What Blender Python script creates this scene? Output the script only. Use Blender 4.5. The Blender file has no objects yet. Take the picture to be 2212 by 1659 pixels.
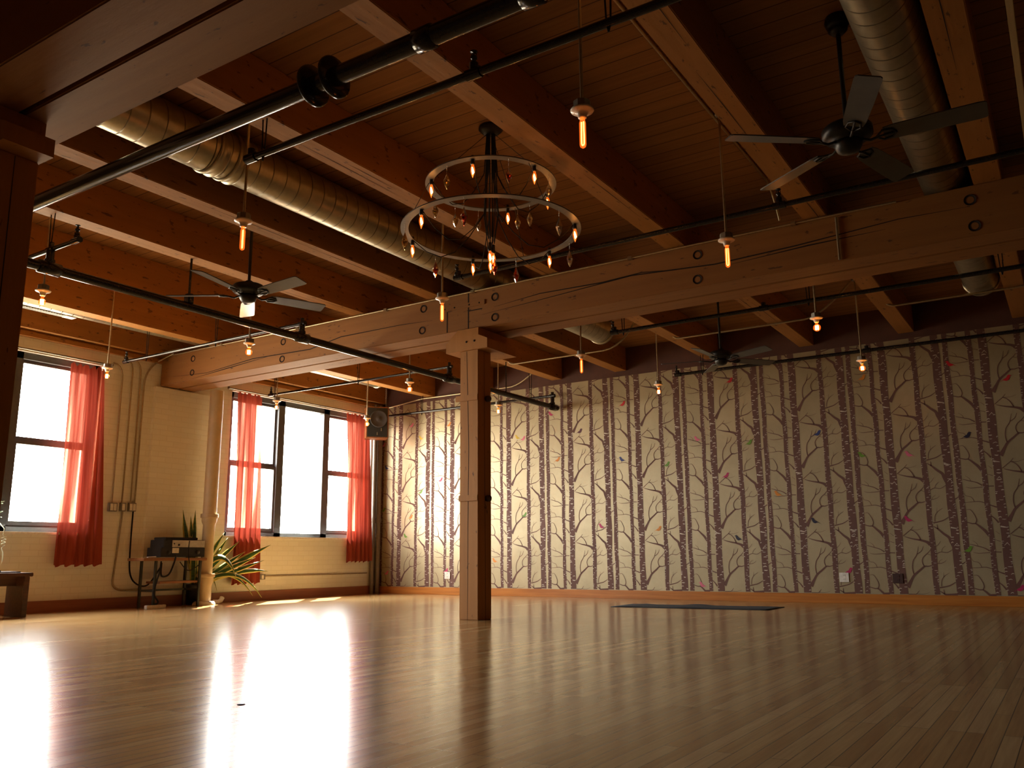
import bpy, math, random
from mathutils import Vector, Matrix, Quaternion

rnd = random.Random(7)
SC = bpy.context.scene
COL = SC.collection
PI = math.pi

# ------------------------------------------------------------------ camera, sky, sun, exposure
cam_data = bpy.data.cameras.new('camera')
cam_data.sensor_width = 36.0
cam_data.lens = 1846.494 / 2212 * 36.0
cam_data.clip_start = 0.02
cam_data.clip_end = 300
cam = bpy.data.objects.new('camera', cam_data)
COL.objects.link(cam)
PITCH, ROLL, YAW = 0.199635, -0.0077066, 0.5765234
def cam_matrix():
    rz = Matrix(((math.cos(YAW), math.sin(YAW), 0), (-math.sin(YAW), math.cos(YAW), 0), (0, 0, 1)))
    m = Matrix(((1, 0, 0), (0, 0, -1), (0, 1, 0)))
    cp, sp = math.cos(PITCH), math.sin(PITCH)
    p = Matrix(((1, 0, 0), (0, cp, sp), (0, -sp, cp)))
    c = Matrix(((math.cos(ROLL), -math.sin(ROLL), 0), (math.sin(ROLL), math.cos(ROLL), 0), (0, 0, 1)))
    r = c @ p @ m @ rz
    right, down, fwd = Vector(r[0]), Vector(r[1]), Vector(r[2])
    rot = Matrix((right, -down, -fwd)).transposed()
    return Matrix.Translation((0, 0, 0.6)) @ rot.to_4x4()
cam.matrix_world = cam_matrix()
SC.camera = cam

world = bpy.data.worlds.new('sky')
SC.world = world
world.use_nodes = True
_bg = world.node_tree.nodes['Background']
_wn = world.node_tree
_tc = _wn.nodes.new('ShaderNodeTexCoord')
_sx = _wn.nodes.new('ShaderNodeSeparateXYZ')
_wn.links.new(_tc.outputs['Generated'], _sx.inputs[0])
_rp = _wn.nodes.new('ShaderNodeValToRGB')
_rp.color_ramp.elements[0].position = 0.44
_rp.color_ramp.elements[0].color = (0.52, 0.43, 0.30, 1)      # sunlit ground and buildings outside
_rp.color_ramp.elements[1].position = 0.54
_rp.color_ramp.elements[1].color = (1.0, 0.98, 0.94, 1)       # bright hazy sky
_ma = _wn.nodes.new('ShaderNodeMath'); _ma.operation = 'MULTIPLY_ADD'
_ma.inputs[1].default_value = 0.5; _ma.inputs[2].default_value = 0.5
_wn.links.new(_sx.outputs[2], _ma.inputs[0])
_wn.links.new(_ma.outputs[0], _rp.inputs[0])
_wn.links.new(_rp.outputs[0], _bg.inputs[0])
_bg.inputs[1].default_value = 36.0

sun_data = bpy.data.lights.new('sun', 'SUN')
sun_data.energy = 60.0
sun_data.angle = 0.009
sun_data.color = (1.0, 0.93, 0.78)
sun = bpy.data.objects.new('sun', sun_data)
COL.objects.link(sun)
sun.location = (-14, 14, 9)
sun.rotation_euler = Vector((0.44, -0.54, -1.0)).to_track_quat('-Z', 'Y').to_euler()

def portal(y0, y1, z0, z1):
    l = bpy.data.lights.new('window_daylight', 'AREA')
    l.shape = 'RECTANGLE'
    l.size = z1 - z0
    l.size_y = y1 - y0
    l.cycles.is_portal = True
    o = bpy.data.objects.new('window_daylight', l)
    COL.objects.link(o)
    o.location = (-10.62, (y0 + y1) / 2, (z0 + z1) / 2)
    o.rotation_euler = (0, -PI / 2, 0)
portal(8.1, 11.35, 0.85, 3.15)
portal(3.0, 6.25, 0.85, 3.15)

SC.view_settings.view_transform = 'Standard'
SC.view_settings.look = 'None'
SC.view_settings.gamma = 1.0
SC.view_settings.use_curve_mapping = False
SC.view_settings.exposure = 0.08
SC.cycles.max_bounces = 10
SC.cycles.diffuse_bounces = 6
SC.cycles.transparent_max_bounces = 16
SC.cycles.sample_clamp_indirect = 8.0
SC.cycles.caustics_reflective = False
SC.cycles.caustics_refractive = False
SC.cycles.use_denoising = True

# ------------------------------------------------------------------ material helpers
def mat(name):
    m = bpy.data.materials.new(name)
    m.use_nodes = True
    nt = m.node_tree
    b = nt.nodes['Principled BSDF']
    return m, nt, b
def N(nt, kind, **kw):
    n = nt.nodes.new(kind)
    for k, v in kw.items():
        setattr(n, k, v)
    return n
def L(nt, a, b):
    nt.links.new(a, b)
def ramp(nt, fac, stops):
    r = N(nt, 'ShaderNodeValToRGB')
    e = r.color_ramp.elements
    while len(e) < len(stops):
        e.new(0.5)
    for el, (p, c) in zip(e, stops):
        el.position = p
        el.color = (c[0], c[1], c[2], 1)
    L(nt, fac, r.inputs[0])
    return r.outputs[0]
def coords(nt, scale=(1, 1, 1), rot=(0, 0, 0), kind='Object'):
    t = N(nt, 'ShaderNodeTexCoord')
    mp = N(nt, 'ShaderNodeMapping')
    mp.inputs['Scale'].default_value = scale
    mp.inputs['Rotation'].default_value = rot
    L(nt, t.outputs[kind], mp.inputs[0])
    return mp.outputs[0]
def noise(nt, vec, scale, detail=4, rough=0.55):
    n = N(nt, 'ShaderNodeTexNoise')
    n.inputs['Scale'].default_value = scale
    n.inputs['Detail'].default_value = detail
    n.inputs['Roughness'].default_value = rough
    L(nt, vec, n.inputs['Vector'])
    return n.outputs[0]
def mixc(nt, fac, a, b, mode='MIX'):
    m = N(nt, 'ShaderNodeMix', data_type='RGBA', blend_type=mode)
    if isinstance(fac, (int, float)):
        m.inputs[0].default_value = fac
    else:
        L(nt, fac, m.inputs[0])
    for i, v in ((6, a), (7, b)):
        if isinstance(v, tuple):
            m.inputs[i].default_value = (v[0], v[1], v[2], 1)
        else:
            L(nt, v, m.inputs[i])
    return m.outputs[2]
def bump(nt, b, h, strength=0.3, dist=0.01):
    n = N(nt, 'ShaderNodeBump')
    n.inputs['Strength'].default_value = strength
    n.inputs['Distance'].default_value = dist
    L(nt, h, n.inputs['Height'])
    L(nt, n.outputs[0], b.inputs['Normal'])
def simple(name, col, rough=0.5, metal=0.0, nscale=30, var=0.12, bumpy=0.0):
    m, nt, b = mat(name)
    v = coords(nt)
    n = noise(nt, v, nscale)
    d = tuple(c * (1 - var) for c in col)
    h = tuple(min(1, c * (1 + var)) for c in col)
    L(nt, ramp(nt, n, [(0.3, d), (0.7, h)]), b.inputs['Base Color'])
    b.inputs['Roughness'].default_value = rough
    b.inputs['Metallic'].default_value = metal
    if bumpy:
        bump(nt, b, n, bumpy)
    return m
M = {}

def m_floor():
    m, nt, b = mat('maple_floor')
    v = coords(nt, rot=(0, 0, PI / 2))
    br = N(nt, 'ShaderNodeTexBrick')
    br.offset = 0.37
    br.offset_frequency = 3
    L(nt, v, br.inputs['Vector'])
    for k, val in (('Scale', 1.0), ('Mortar Size', 0.0017), ('Mortar Smooth', 0.2), ('Bias', 0.0), ('Brick Width', 1.15), ('Row Height', 0.057)):
        br.inputs[k].default_value = val
    br.inputs['Color1'].default_value = (0.0, 0.0, 0.0, 1)
    br.inputs['Color2'].default_value = (1.0, 1.0, 1.0, 1)
    br.inputs['Mortar'].default_value = (0.5, 0.5, 0.5, 1)
    base = ramp(nt, br.outputs['Color'], [(0.0, (0.40, 0.215, 0.07)), (0.35, (0.53, 0.315, 0.115)), (0.7, (0.60, 0.385, 0.155)), (1.0, (0.65, 0.44, 0.20))])
    g = noise(nt, coords(nt, (60, 2.2, 1)), 1.0, 5)
    base = mixc(nt, g, base, mixc(nt, 0.65, base, (0.16, 0.07, 0.02)))
    w = noise(nt, coords(nt, (1.2, 0.5, 1)), 1.0, 3)
    base = mixc(nt, ramp(nt, w, [(0.45, (0, 0, 0)), (0.75, (0.5, 0.5, 0.5))]), base, (0.25, 0.12, 0.045))
    base = mixc(nt, br.outputs['Fac'], base, (0.03, 0.013, 0.005))
    L(nt, base, b.inputs['Base Color'])
    rr = noise(nt, coords(nt, (25, 1.5, 1)), 1.0, 3)
    mr = N(nt, 'ShaderNodeMapRange')
    mr.inputs['To Min'].default_value = 0.16
    mr.inputs['To Max'].default_value = 0.23
    L(nt, rr, mr.inputs[0])
    L(nt, mr.outputs[0], b.inputs['Roughness'])
    b.inputs['IOR'].default_value = 1.45
    b.inputs['Specular IOR Level'].default_value = 0.42
    bump(nt, b, br.outputs['Fac'], -0.15, 0.0006)
    return m
M['floor'] = m_floor()

def m_timber(name, along, c_lo, c_hi, dark, nick=0.62):
    """painted heavy timber with grain running along one axis, nicks and dents"""
    m, nt, b = mat(name)
    s = {'x': (0.6, 14, 14), 'y': (14, 0.6, 14), 'z': (14, 14, 0.6)}[along]
    g = noise(nt, coords(nt, s), 1.0, 5)
    base = ramp(nt, g, [(0.25, c_lo), (0.75, c_hi)])
    s2 = tuple(14 if q > 1 else 5 for q in s)
    k = noise(nt, coords(nt, s2), 1.6, 3, 0.6)
    base = mixc(nt, ramp(nt, k, [(nick, (0, 0, 0)), (nick + 0.05, (0.8, 0.8, 0.8))]), base, dark)
    big = noise(nt, coords(nt), 0.9, 2)
    base = mixc(nt, ramp(nt, big, [(0.3, (0, 0, 0)), (0.75, (0.35, 0.35, 0.35))]), base, tuple(q * 0.6 for q in c_hi))
    L(nt, base, b.inputs['Base Color'])
    b.inputs['Roughness'].default_value = 0.7
    bump(nt, b, mixc(nt, 0.5, g, k), 0.35, 0.01)
    return m
M['joist'] = m_timber('joist_paint', 'y', (0.34, 0.142, 0.024), (0.46, 0.20, 0.042), (0.05, 0.02, 0.006))
M['girder'] = m_timber('girder_paint', 'x', (0.26, 0.105, 0.019), (0.34, 0.145, 0.030), (0.06, 0.022, 0.006), 0.66)
M['post'] = m_timber('post_paint', 'z', (0.36, 0.15, 0.024), (0.46, 0.20, 0.04), (0.07, 0.03, 0.008), 0.68)
M['crack'] = simple('dark_split', (0.018, 0.008, 0.004), 0.9)

def m_deck():
    m, nt, b = mat('ceiling_deck')
    br = N(nt, 'ShaderNodeTexBrick')
    br.offset = 0.43
    L(nt, coords(nt), br.inputs['Vector'])
    for k, val in (('Scale', 1.0), ('Mortar Size', 0.004), ('Mortar Smooth', 0.1), ('Bias', 0.0), ('Brick Width', 7.3), ('Row Height', 0.15)):
        br.inputs[k].default_value = val
    br.inputs['Color1'].default_value = (0.36, 0.165, 0.05, 1)
    br.inputs['Color2'].default_value = (0.46, 0.225, 0.075, 1)
    br.inputs['Mortar'].default_value = (0.07, 0.028, 0.010, 1)
    g = noise(nt, coords(nt, (1.2, 30, 1)), 1.0, 4)
    base = mixc(nt, g, br.outputs['Color'], mixc(nt, 0.6, br.outputs['Color'], (0.08, 0.035, 0.014)))
    L(nt, base, b.inputs['Base Color'])
    b.inputs['Roughness'].default_value = 0.75
    bump(nt, b, br.outputs['Fac'], -0.5, 0.01)
    return m
M['deck'] = m_deck()

def m_brick():
    m, nt, b = mat('painted_brick')
    t = N(nt, 'ShaderNodeTexCoord')
    sp = N(nt, 'ShaderNodeSeparateXYZ')
    L(nt, t.outputs['Object'], sp.inputs[0])
    cb = N(nt, 'ShaderNodeCombineXYZ')
    ad = N(nt, 'ShaderNodeMath', operation='ADD')
    L(nt, sp.outputs[1], ad.inputs[0])
    L(nt, sp.outputs[0], ad.inputs[1])
    L(nt, ad.outputs[0], cb.inputs[0])
    L(nt, sp.outputs[2], cb.inputs[1])
    nn = noise(nt, t.outputs['Object'], 2.5, 3)
    wob = mixc(nt, 0.02, cb.outputs[0], nn, 'ADD')
    br = N(nt, 'ShaderNodeTexBrick')
    L(nt, wob, br.inputs['Vector'])
    for k, val in (('Scale', 1.0), ('Mortar Size', 0.006), ('Mortar Smooth', 0.4), ('Bias', 0.0), ('Brick Width', 0.215), ('Row Height', 0.073)):
        br.inputs[k].default_value = val
    br.inputs['Color1'].default_value = (0.80, 0.79, 0.70, 1)
    br.inputs['Color2'].default_value = (0.84, 0.83, 0.74, 1)
    br.inputs['Mortar'].default_value = (0.76, 0.74, 0.64, 1)
    f = noise(nt, t.outputs['Object'], 30, 4)
    base = mixc(nt, ramp(nt, f, [(0.74, (0, 0, 0)), (0.82, (0.4, 0.4, 0.4))]), br.outputs['Color'], (0.3, 0.2, 0.11))
    L(nt, base, b.inputs['Base Color'])
    b.inputs['Roughness'].default_value = 0.6
    wv = N(nt, 'ShaderNodeTexWave', wave_type='BANDS', bands_direction='Z')
    wv.inputs['Scale'].default_value = 2 * PI / 0.073 / 20
    wv.inputs['Distortion'].default_value = 1.2
    wv.inputs['Detail Scale'].default_value = 2.0
    L(nt, t.outputs['Object'], wv.inputs['Vector'])
    course = ramp(nt, wv.outputs[0], [(0.0, (1, 1, 1)), (0.14, (0, 0, 0))])
    hm = mixc(nt, 0.25, mixc(nt, 0.75, br.outputs['Fac'], course), f)
    bump(nt, b, hm, -0.7, 0.012)
    return m
M['brick'] = m_brick()

def m_silver():
    m, nt, b = mat('silver_wall_paint')
    n = noise(nt, coords(nt), 1.6, 5, 0.65)
    f = noise(nt, coords(nt), 45, 3)
    base = ramp(nt, n, [(0.3, (0.39, 0.325, 0.195)), (0.7, (0.50, 0.425, 0.265))])
    base = mixc(nt, mixc(nt, 0.75, f, (0, 0, 0)), base, (0.38, 0.30, 0.17))
    L(nt, base, b.inputs['Base Color'])
    b.inputs['Metallic'].default_value = 0.45
    b.inputs['Roughness'].default_value = 0.42
    bump(nt, b, f, 0.08, 0.004)
    return m
M['silver'] = m_silver()
M['brown'] = simple('brown_wall_paint', (0.085, 0.031, 0.020), 0.75, 0, 8, 0.10)
M['trunk'] = simple('trunk_paint', (0.125, 0.052, 0.036), 0.7, 0, 8, 0.10)
M['bark_mark'] = simple('bark_mark_paint', (0.62, 0.55, 0.44), 0.5, 0.3)
BIRD = [(0.62, 0.14, 0.22), (0.6, 0.42, 0.03), (0.62, 0.22, 0.02), (0.42, 0.02, 0.10), (0.12, 0.26, 0.02), (0.02, 0.035, 0.16), (0.09, 0.02, 0.04), (0.5, 0.01, 0.02), (0.012, 0.01, 0.03)]
for i, c in enumerate(BIRD):
    M['bird%d' % i] = simple('bird_paint_%s' % 'pink yellow orange magenta green blue maroon red black'.split()[i], c, 0.5)

def m_wood(name, lo, hi, along='y', rough=0.45):
    m, nt, b = mat(name)
    s = {'x': (1.5, 30, 30), 'y': (30, 1.5, 30), 'z': (30, 30, 1.5)}[along]
    g = noise(nt, coords(nt, s), 1.0, 5)
    L(nt, ramp(nt, g, [(0.3, lo), (0.7, hi)]), b.inputs['Base Color'])
    b.inputs['Roughness'].default_value = rough
    return m
M['base_orange'] = m_wood('varnished_baseboard', (0.36, 0.115, 0.018), (0.52, 0.20, 0.035), 'x', 0.35)
M['base_red'] = m_wood('red_brown_baseboard', (0.26, 0.09, 0.045), (0.34, 0.125, 0.065), 'y', 0.5)
M['bench'] = m_wood('dark_stained_wood', (0.045, 0.016, 0.008), (0.085, 0.032, 0.015), 'y', 0.4)
M['tablewood'] = m_wood('table_wood', (0.20, 0.085, 0.03), (0.34, 0.16, 0.06), 'y', 0.5)
M['speakerwood'] = m_wood('speaker_wood', (0.26, 0.09, 0.03), (0.34, 0.13, 0.045), 'z', 0.4)
M['batten'] = m_wood('pale_batten', (0.5, 0.40, 0.22), (0.6, 0.48, 0.28), 'y', 0.5)
M['black_pipe'] = simple('black_pipe_paint', (0.014, 0.013, 0.014), 0.16, 0.0, 60, 0.3, 0.03)
M['black'] = simple('black_plastic', (0.015, 0.014, 0.014), 0.45)
M['fan_black'] = simple('black_fan_metal', (0.012, 0.012, 0.011), 0.38, 0.2)
M['fan_blade'] = simple('grey_fan_blade', (0.075, 0.078, 0.08), 0.28, 0.0, 12)
M['conduit'] = simple('galvanized_conduit', (0.46, 0.38, 0.24), 0.35, 0.85, 40)
M['box_metal'] = simple('grey_box_metal', (0.26, 0.24, 0.2), 0.45, 0.7, 40)
M['porcelain'] = simple('white_porcelain', (0.74, 0.68, 0.58), 0.25)
M['white_plastic'] = simple('white_plate_plastic', (0.75, 0.72, 0.64), 0.4)
M['silverplastic'] = simple('silver_fascia', (0.55, 0.53, 0.48), 0.35, 0.3)
M['cream_pipe'] = simple('cream_pipe_paint', (0.66, 0.52, 0.32), 0.45, 0, 10, 0.06)
M['frame'] = simple('dark_window_paint', (0.075, 0.08, 0.085), 0.45)
M['sill'] = simple('white_sill_paint', (0.8, 0.78, 0.72), 0.5)
M['plate_steel'] = simple('ring_steel', (0.135, 0.125, 0.122), 0.45, 0.2, 20)
M['cord'] = simple('black_cord', (0.008, 0.006, 0.005), 0.9)
M['pot'] = simple('black_pot', (0.012, 0.013, 0.012), 0.5)
M['soil'] = simple('soil', (0.03, 0.018, 0.01), 0.95)
M['mat'] = simple('dark_blue_mat', (0.022, 0.030, 0.040), 0.75, 0, 90, 0.2, 0.1)
M['greymetal'] = simple('dark_leg_metal', (0.06, 0.065, 0.055), 0.5, 0.5)
M['grey_pipe'] = simple('grey_riser_pipe', (0.22, 0.185, 0.15), 0.4, 0.4)
M['grey_end'] = simple('peg_wood', (0.05, 0.022, 0.014), 0.55)
M['chain'] = simple('chain_steel', (0.35, 0.33, 0.28), 0.35, 0.9)
M['cone'] = simple('speaker_cone', (0.055, 0.05, 0.05), 0.5)
M['speaker_front'] = simple('speaker_front', (0.02, 0.022, 0.02), 0.6)
M['cover_brown'] = simple('brown_plate', (0.05, 0.02, 0.015), 0.5)

def m_duct():
    m, nt, b = mat('spiral_duct')
    t = N(nt, 'ShaderNodeTexCoord')
    sp = N(nt, 'ShaderNodeSeparateXYZ')
    L(nt, t.outputs['Object'], sp.inputs[0])
    at = N(nt, 'ShaderNodeMath', operation='ARCTAN2')
    L(nt, sp.outputs[2], at.inputs[0])
    L(nt, sp.outputs[0], at.inputs[1])
    d1 = N(nt, 'ShaderNodeMath', operation='MULTIPLY'); d1.inputs[1].default_value = 1 / (2 * PI)
    L(nt, at.outputs[0], d1.inputs[0])
    d2 = N(nt, 'ShaderNodeMath', operation='MULTIPLY_ADD'); d2.inputs[1].default_value = 1 / 0.13
    L(nt, sp.outputs[1], d2.inputs[0])
    L(nt, d1.outputs[0], d2.inputs[2])
    fr = N(nt, 'ShaderNodeMath', operation='FRACT')
    L(nt, d2.outputs[0], fr.inputs[0])
    seam = ramp(nt, fr.outputs[0], [(0.0, (1, 1, 1)), (0.04, (0.4, 0.4, 0.4)), (0.08, (0, 0, 0))])
    n = noise(nt, coords(nt), 18, 3)
    base = ramp(nt, n, [(0.3, (0.40, 0.37, 0.27)), (0.7, (0.50, 0.46, 0.35))])
    base = mixc(nt, seam, base, (0.16, 0.14, 0.09))
    L(nt, base, b.inputs['Base Color'])
    b.inputs['Metallic'].default_value = 0.9
    b.inputs['Roughness'].default_value = 0.34
    bump(nt, b, seam, 0.6, 0.01)
    return m
M['duct'] = m_duct()

def m_glass(name, tint, ior=1.45, glow=None):
    m, nt, b = mat(name)
    nt.nodes.remove(b)
    out = nt.nodes['Material Output']
    tr = N(nt, 'ShaderNodeBsdfTransparent'); tr.inputs[0].default_value = (*tint, 1)
    gl = N(nt, 'ShaderNodeBsdfGlossy'); gl.inputs['Roughness'].default_value = 0.05
    fr = N(nt, 'ShaderNodeFresnel'); fr.inputs[0].default_value = ior
    mx = N(nt, 'ShaderNodeMixShader')
    geo = N(nt, 'ShaderNodeNewGeometry')          # only the outward face reflects; the exit face lets light straight through
    inv = N(nt, 'ShaderNodeMath', operation='SUBTRACT'); inv.inputs[0].default_value = 1.0
    L(nt, geo.outputs['Backfacing'], inv.inputs[1])
    mul = N(nt, 'ShaderNodeMath', operation='MULTIPLY')
    L(nt, fr.outputs[0], mul.inputs[0]); L(nt, inv.outputs[0], mul.inputs[1])
    L(nt, mul.outputs[0], mx.inputs[0]); L(nt, tr.outputs[0], mx.inputs[1]); L(nt, gl.outputs[0], mx.inputs[2])
    if glow:                                        # emission added to the glass, imitating bloom around the lit filament
        em = N(nt, 'ShaderNodeEmission'); em.inputs[0].default_value = (*glow, 1); em.inputs[1].default_value = 1.0
        ad = N(nt, 'ShaderNodeAddShader')
        L(nt, mx.outputs[0], ad.inputs[0]); L(nt, em.outputs[0], ad.inputs[1])
        L(nt, ad.outputs[0], out.inputs[0])
    else:
        L(nt, mx.outputs[0], out.inputs[0])
    return m
M['pane'] = m_glass('window_glass', (0.97, 0.98, 0.98))
M['bulb'] = m_glass('amber_bulb_glass', (1.0, 0.72, 0.42), 1.45, (0.42, 0.075, 0.008))
def m_crystal(name, tint):
    m, nt, b = mat(name)
    b.inputs['Base Color'].default_value = (*tint, 1)
    b.inputs['Roughness'].default_value = 0.03
    b.inputs['IOR'].default_value = 1.5
    b.inputs['Transmission Weight'].default_value = 0.92
    return m
M['crystal_clear'] = m_crystal('clear_crystal', (0.92, 0.88, 0.80))
M['crystal_red'] = m_crystal('red_crystal', (0.85, 0.10, 0.05))
M['crystal_gold'] = m_crystal('amber_crystal', (0.95, 0.70, 0.25))

def m_emit(name, col, s):
    m, nt, b = mat(name)
    b.inputs['Base Color'].default_value = (*col, 1)
    b.inputs['Emission Color'].default_value = (*col, 1)
    b.inputs['Emission Strength'].default_value = s
    return m
M['filament'] = m_emit('glowing_filament', (1.0, 0.50, 0.15), 40.0)
M['filament_tube'] = m_emit('glowing_tube_filament', (1.0, 0.30, 0.06), 16.0)

def m_curtain():
    m, nt, b = mat('red_sheer_curtain')
    nt.nodes.remove(b)
    out = nt.nodes['Material Output']
    w = noise(nt, coords(nt, (1, 40, 1.2)), 1.0, 3)
    c = ramp(nt, w, [(0.3, (0.46, 0.085, 0.06)), (0.7, (0.62, 0.14, 0.09))])
    df = N(nt, 'ShaderNodeBsdfDiffuse'); L(nt, c, df.inputs[0])
    tl = N(nt, 'ShaderNodeBsdfTranslucent')
    L(nt, ramp(nt, w, [(0.3, (0.062, 0.009, 0.006)), (0.7, (0.105, 0.017, 0.010))]), tl.inputs[0])
    sheer = noise(nt, coords(nt, (1, 7, 0.22)), 1.0, 2)
    tr = N(nt, 'ShaderNodeBsdfTransparent'); tr.inputs[0].default_value = (0.95, 0.35, 0.22, 1)
    m1 = N(nt, 'ShaderNodeMixShader'); m1.inputs[0].default_value = 0.45
    L(nt, df.outputs[0], m1.inputs[1]); L(nt, tl.outputs[0], m1.inputs[2])
    m2 = N(nt, 'ShaderNodeMixShader')
    L(nt, ramp(nt, sheer, [(0.47, (0.004, 0.004, 0.004)), (0.56, (0.03, 0.03, 0.03)), (0.66, (0.30, 0.30, 0.30))]), m2.inputs[0])
    L(nt, m1.outputs[0], m2.inputs[1]); L(nt, tr.outputs[0], m2.inputs[2])
    L(nt, m2.outputs[0], out.inputs[0])
    return m
M['curtain'] = m_curtain()

def m_leaf():
    m, nt, b = mat('variegated_leaf')
    t = N(nt, 'ShaderNodeUVMap')
    sp = N(nt, 'ShaderNodeSeparateXYZ')
    L(nt, t.outputs[0], sp.inputs[0])
    n = noise(nt, coords(nt, (1, 1, 9)), 5, 3)
    g = ramp(nt, n, [(0.35, (0.02, 0.07, 0.018)), (0.65, (0.07, 0.16, 0.04))])
    edge = ramp(nt, sp.outputs[0], [(0.0, (1, 1, 1)), (0.17, (1, 1, 1)), (0.22, (0, 0, 0)), (0.78, (0, 0, 0)), (0.83, (1, 1, 1))])
    L(nt, mixc(nt, edge, g, (0.55, 0.48, 0.10)), b.inputs['Base Color'])
    b.inputs['Roughness'].default_value = 0.4
    return m
M['leaf'] = m_leaf()
M['pale_leaf'] = simple('pale_leaf', (0.32, 0.42, 0.26), 0.5)
M['pale_stem'] = simple('pale_stem', (0.55, 0.55, 0.38), 0.6)

# ------------------------------------------------------------------ mesh helpers
class MB:
    """collects shapes and links them as one mesh object"""
    def __init__(self):
        self.v, self.f, self.m, self.s, self.uv = [], [], [], [], {}
    def _add(self, vs, fs, mi=0, smooth=False):
        o = len(self.v)
        self.v += [tuple(p) for p in vs]
        for f in fs:
            self.f.append([o + i for i in f]); self.m.append(mi); self.s.append(smooth)
        return self
    def box(self, a, b, mi=0, bev=0.0):
        (x0, y0, z0), (x1, y1, z1) = a, b
        x0, x1 = min(x0, x1), max(x0, x1); y0, y1 = min(y0, y1), max(y0, y1); z0, z1 = min(z0, z1), max(z0, z1)
        if bev <= 0:
            vs = [(x0, y0, z0), (x1, y0, z0), (x1, y1, z0), (x0, y1, z0), (x0, y0, z1), (x1, y0, z1), (x1, y1, z1), (x0, y1, z1)]
            fs = [(3, 2, 1, 0), (4, 5, 6, 7), (0, 1, 5, 4), (1, 2, 6, 5), (2, 3, 7, 6), (3, 0, 4, 7)]
            return self._add(vs, fs, mi)
        import bmesh
        bm = bmesh.new()
        bmesh.ops.create_cube(bm, size=1)
        for w in bm.verts:
            w.co = Vector(((x0 + x1) / 2 + w.co.x * (x1 - x0), (y0 + y1) / 2 + w.co.y * (y1 - y0), (z0 + z1) / 2 + w.co.z * (z1 - z0)))
        bmesh.ops.bevel(bm, geom=bm.edges[:], offset=bev, segments=2, affect='EDGES')
        bm.verts.index_update()
        self._add([w.co[:] for w in bm.verts], [[w.index for w in f.verts] for f in bm.faces], mi)
        bm.free()
        return self
    def obox(self, c, ax, ay, az, sx, sy, sz, mi=0):
        c = Vector(c); ax, ay, az = (Vector(q).normalized() for q in (ax, ay, az))
        vs = []
        for k in (-1, 1):
            for i, j in ((-1, -1), (1, -1), (1, 1), (-1, 1)):
                vs.append(c + ax * (i * sx / 2) + ay * (j * sy / 2) + az * (k * sz / 2))
        return self._add(vs, [(3, 2, 1, 0), (4, 5, 6, 7), (0, 1, 5, 4), (1, 2, 6, 5), (2, 3, 7, 6), (3, 0, 4, 7)], mi)
    def tube(self, pts, r, seg=12, mi=0, caps=True, smooth=True):
        pts = [Vector(p) for p in pts]
        n = len(pts)
        rs = r if isinstance(r, (list, tuple)) else [r] * n
        t0 = (pts[1] - pts[0]).normalized()
        up = Vector((0, 0, 1)) if abs(t0.z) < 0.9 else Vector((1, 0, 0))
        nn = t0.cross(up).normalized()
        vs, fs = [], []
        for i in range(n):
            t = (pts[min(i + 1, n - 1)] - pts[max(i - 1, 0)]).normalized()
            nn = (nn - t * nn.dot(t)).normalized()
            bb = t.cross(nn)
            for k in range(seg):
                a = 2 * PI * k / seg
                vs.append(pts[i] + (nn * math.cos(a) + bb * math.sin(a)) * rs[i])
        for i in range(n - 1):
            for k in range(seg):
                k2 = (k + 1) % seg
                fs.append((i * seg + k, i * seg + k2, (i + 1) * seg + k2, (i + 1) * seg + k))
        self._add(vs, fs, mi, smooth)
        if caps:
            self._add([vs[k] for k in range(seg)], [tuple(range(seg))[::-1]], mi)
            self._add([vs[(n - 1) * seg + k] for k in range(seg)], [tuple(range(seg))], mi)
        return self
    def cyl(self, a, b, r, seg=16, mi=0, smooth=True):
        return self.tube([a, b], r, seg, mi, True, smooth)
    def lathe(self, prof, c=(0, 0, 0), seg=20, mi=0, axis='z', smooth=True):
        vs, fs = [], []
        for r, h in prof:
            for k in range(seg):
                a = 2 * PI * k / seg
                p = (r * math.cos(a), r * math.sin(a), h)
                if axis == 'y': p = (p[0], p[2], -p[1])
                if axis == 'x': p = (p[2], p[0], p[1])
                vs.append((c[0] + p[0], c[1] + p[1], c[2] + p[2]))
        for i in range(len(prof) - 1):
            for k in range(seg):
                k2 = (k + 1) % seg
                fs.append((i * seg + k, i * seg + k2, (i + 1) * seg + k2, (i + 1) * seg + k))
        return self._add(vs, fs, mi, smooth)
    def prism(self, poly, a, b, axis='z', mi=0):
        """poly in the two remaining axes, extruded from a to b along axis"""
        def P(p, h):
            return {'z': (p[0], p[1], h), 'y': (p[0], h, p[1]), 'x': (h, p[0], p[1])}[axis]
        n = len(poly)
        vs = [P(p, a) for p in poly] + [P(p, b) for p in poly]
        fs = [tuple(range(n))[::-1], tuple(range(n, 2 * n))]
        fs += [(i, (i + 1) % n, n + (i + 1) % n, n + i) for i in range(n)]
        return self._add(vs, fs, mi)
    def torus(self, c, R, r, axis='z', seg=20, rs=8, mi=0):
        vs, fs = [], []
        for i in range(seg):
            a = 2 * PI * i / seg
            for k in range(rs):
                b = 2 * PI * k / rs
                p = ((R + r * math.cos(b)) * math.cos(a), (R + r * math.cos(b)) * math.sin(a), r * math.sin(b))
                if axis == 'y': p = (p[0], p[2], p[1])
                if axis == 'x': p = (p[2], p[0], p[1])
                vs.append((c[0] + p[0], c[1] + p[1], c[2] + p[2]))
        for i in range(seg):
            for k in range(rs):
                i2, k2 = (i + 1) % seg, (k + 1) % rs
                fs.append((i * rs + k, i2 * rs + k, i2 * rs + k2, i * rs + k2))
        return self._add(vs, fs, mi, True)
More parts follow.
